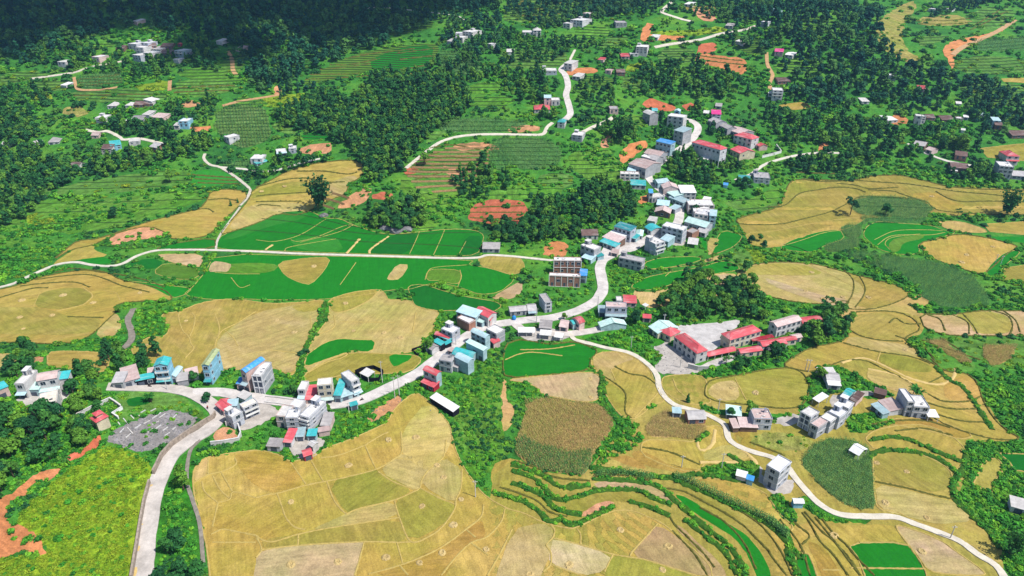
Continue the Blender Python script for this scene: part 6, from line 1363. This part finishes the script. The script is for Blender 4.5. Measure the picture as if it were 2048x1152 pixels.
# motorbikes with riders on the road
def bike(px,rz,label,rider,shirt):
    g=ground(P(px))[0]; r=empty('motorbike',(g[0],g[1],g[2]+.36),rz); tag(r,label,'motorbike'); D=plain('bike_paint',(.06,.02,.02),.4,.2,3); K=plain('tyre_rubber',(.02,.02,.02),.9,.2,3)
    for x in(-.62,.62):
        w_=MB(); n=14; v=[]; 
        for y,rr in((-.06,.2),(-.06,.31),(.06,.31),(.06,.2)): v+=[(x+rr*math.cos(6.2832*i/n),y,.31+rr*math.sin(6.2832*i/n)) for i in range(n)]
        w_.add(v,[(k*n+i,((k+1)%4)*n+i,((k+1)%4)*n+(i+1)%n,k*n+(i+1)%n) for k in range(4) for i in range(n)]); w_.obj('wheel',K,r)
    b=MB(); b.prism([(-.13,.42),(.13,.42),(.1,.78),(-.1,.78)],-.55,.25); b.prism([(-.1,.3),(.1,.3),(.12,.5),(-.12,.5)],-.35,.4); b.obj('body',D,r); MB().box(-.6,.12,-.14,.14,.785,.87).obj('saddle',K,r); h=MB(); h.box(.42,.48,-.34,.34,1.0,1.05); h.prism([(-.04,.3),(.04,.3),(.04,1.0),(-.04,1.0)],.46,.54); h.obj('handlebar',K,r)
    if not rider: return
    me=bpy.data.meshes.new('person'); V=[(0,0,.92),(0.05,0,1.2),(.1,0,1.42),(.12,0,1.52),(.14,0,1.66),(.1,.19,1.4),(.3,.24,1.2),(.48,.24,1.06),(.1,-.19,1.4),(.3,-.24,1.2),(.48,-.24,1.06),(.3,.15,.88),(.22,.17,.45),(.3,-.15,.88),(.22,-.17,.45)]; E=[(0,1),(1,2),(2,3),(3,4),(2,5),(5,6),(6,7),(2,8),(8,9),(9,10),(0,11),(11,12),(0,13),(13,14)]
    me.from_pydata(V,E,[]); o=link(bpy.data.objects.new('person',me)); o.location=r.location; o.rotation_euler=(0,0,rz); tag(o,'person in a %s shirt riding the motorbike on the main road'%shirt,'person')
    sk=o.modifiers.new('skin','SKIN'); rad=[.16,.15,.17,.06,.11,.07,.05,.045,.07,.05,.045,.09,.06,.09,.06]
    for i,q in enumerate(rad): me.skin_vertices[0].data[i].radius=(q,q)
    me.skin_vertices[0].data[0].use_root=True; o.modifiers.new('sub','SUBSURF').levels=1; me.materials.append(plain('shirt_'+shirt,{'dark':(.05,.05,.09),'red':(.4,.05,.05)}[shirt],.9,.2,3))
bike('724,802',R(25),'dark motorbike ridden along the main road by the teal shops',True,'dark'); bike('416,818',R(-60),'motorbike ridden round the road junction',True,'red')
for i,(p,z,l) in enumerate((('887,722',40,'motorbike parked in front of the teal market roof'),('893,717',35,'motorbike parked further up by the teal market roof'),('640,806',5,'motorbike parked under the mint awning'),('300,775',0,'motorbike parked under the sky blue house'))): bike(p,R(z),l,False,'')
# water tank by the street, parapets of the little bridge
def tank():
    g=ground(P('1028,640'))[0]; r=empty('water_barrel',tuple(g)); tag(r,'round bright blue water tank beside the old grey house','tank'); m=plain('blue_plastic',(.03,.25,.62),.5,.1,2); b=MB(); b.cyl(0,0,.3,1.3,1.0,1.2,14); b.cyl(0,0,1.3,2.2,1.2,.95,14); b.cyl(0,0,2.2,2.7,.95,.35,14); b.obj('tank_body',m,r); MB().cyl(0,0,-.4,.3,1.1,1.1,10).obj('tank_base',M_SLAB,r)
tank()
for s,l in (('532,795 555,797 590,802','far parapet of the short road bridge'),('530,806 555,809 588,814','near parapet of the short road bridge')): wall_thing('bridge_parapet',l,'parapet',s,.95,.3,M_SLAB)
# ---------------- a cloud far overhead shades the mountain side ----------------
def cloud():
    import bmesh
    hgt=1900; offs=SV*(hgt/SV.z); bm=bmesh.new()
    for poly in ('-500,140 -100,140 0,128 70,105 150,72 230,35 330,38 400,75 480,150 540,160 600,118 680,85 790,55 900,30 1000,5 1000,-30 -500,-30',):
        p=cell_points(P(poly),62)
        for x,y in p:
            z=h1(x,y); m=nr.uniform(42,64); t=bmesh.ops.create_icosphere(bm,subdivisions=1,radius=1)
            k=(hgt-z)/SV.z
            for v in t['verts']: v.co=Vector((v.co.x*m+x+SV.x*k,v.co.y*m+y+SV.y*k,v.co.z*m*.5+hgt+nr.uniform(-4,4)))
    me=bpy.data.meshes.new('cloud'); bm.to_mesh(me); bm.free(); m,t,b=newmat('cloud_white',1); b.inputs['Base Color'].default_value=(.9,.9,.92,1); me.materials.append(m); me.shade_smooth()
    tag(link(bpy.data.objects.new('cloud',me)),'cloud drifting high over the mountain side','cloud',kind='structure')
cloud()
def haze():
    o=MB().box(-4200,4200,-400,5300,-70,640).obj('haze',[]); m=bpy.data.materials.new('haze_air'); m.use_nodes=True; t=m.node_tree; t.nodes.clear(); out=t.nodes.new('ShaderNodeOutputMaterial'); v=t.nodes.new('ShaderNodeVolumePrincipled'); v.inputs['Color'].default_value=(.3,.6,1,1); v.inputs['Density'].default_value=HAZE; v.inputs['Anisotropy'].default_value=.2
    t.links.new(v.outputs[0],out.inputs['Volume']); o.data.materials.append(m); tag(o,'thin bluish summer haze','haze',kind='stuff')
HAZE=.0001
if HAZE: haze()
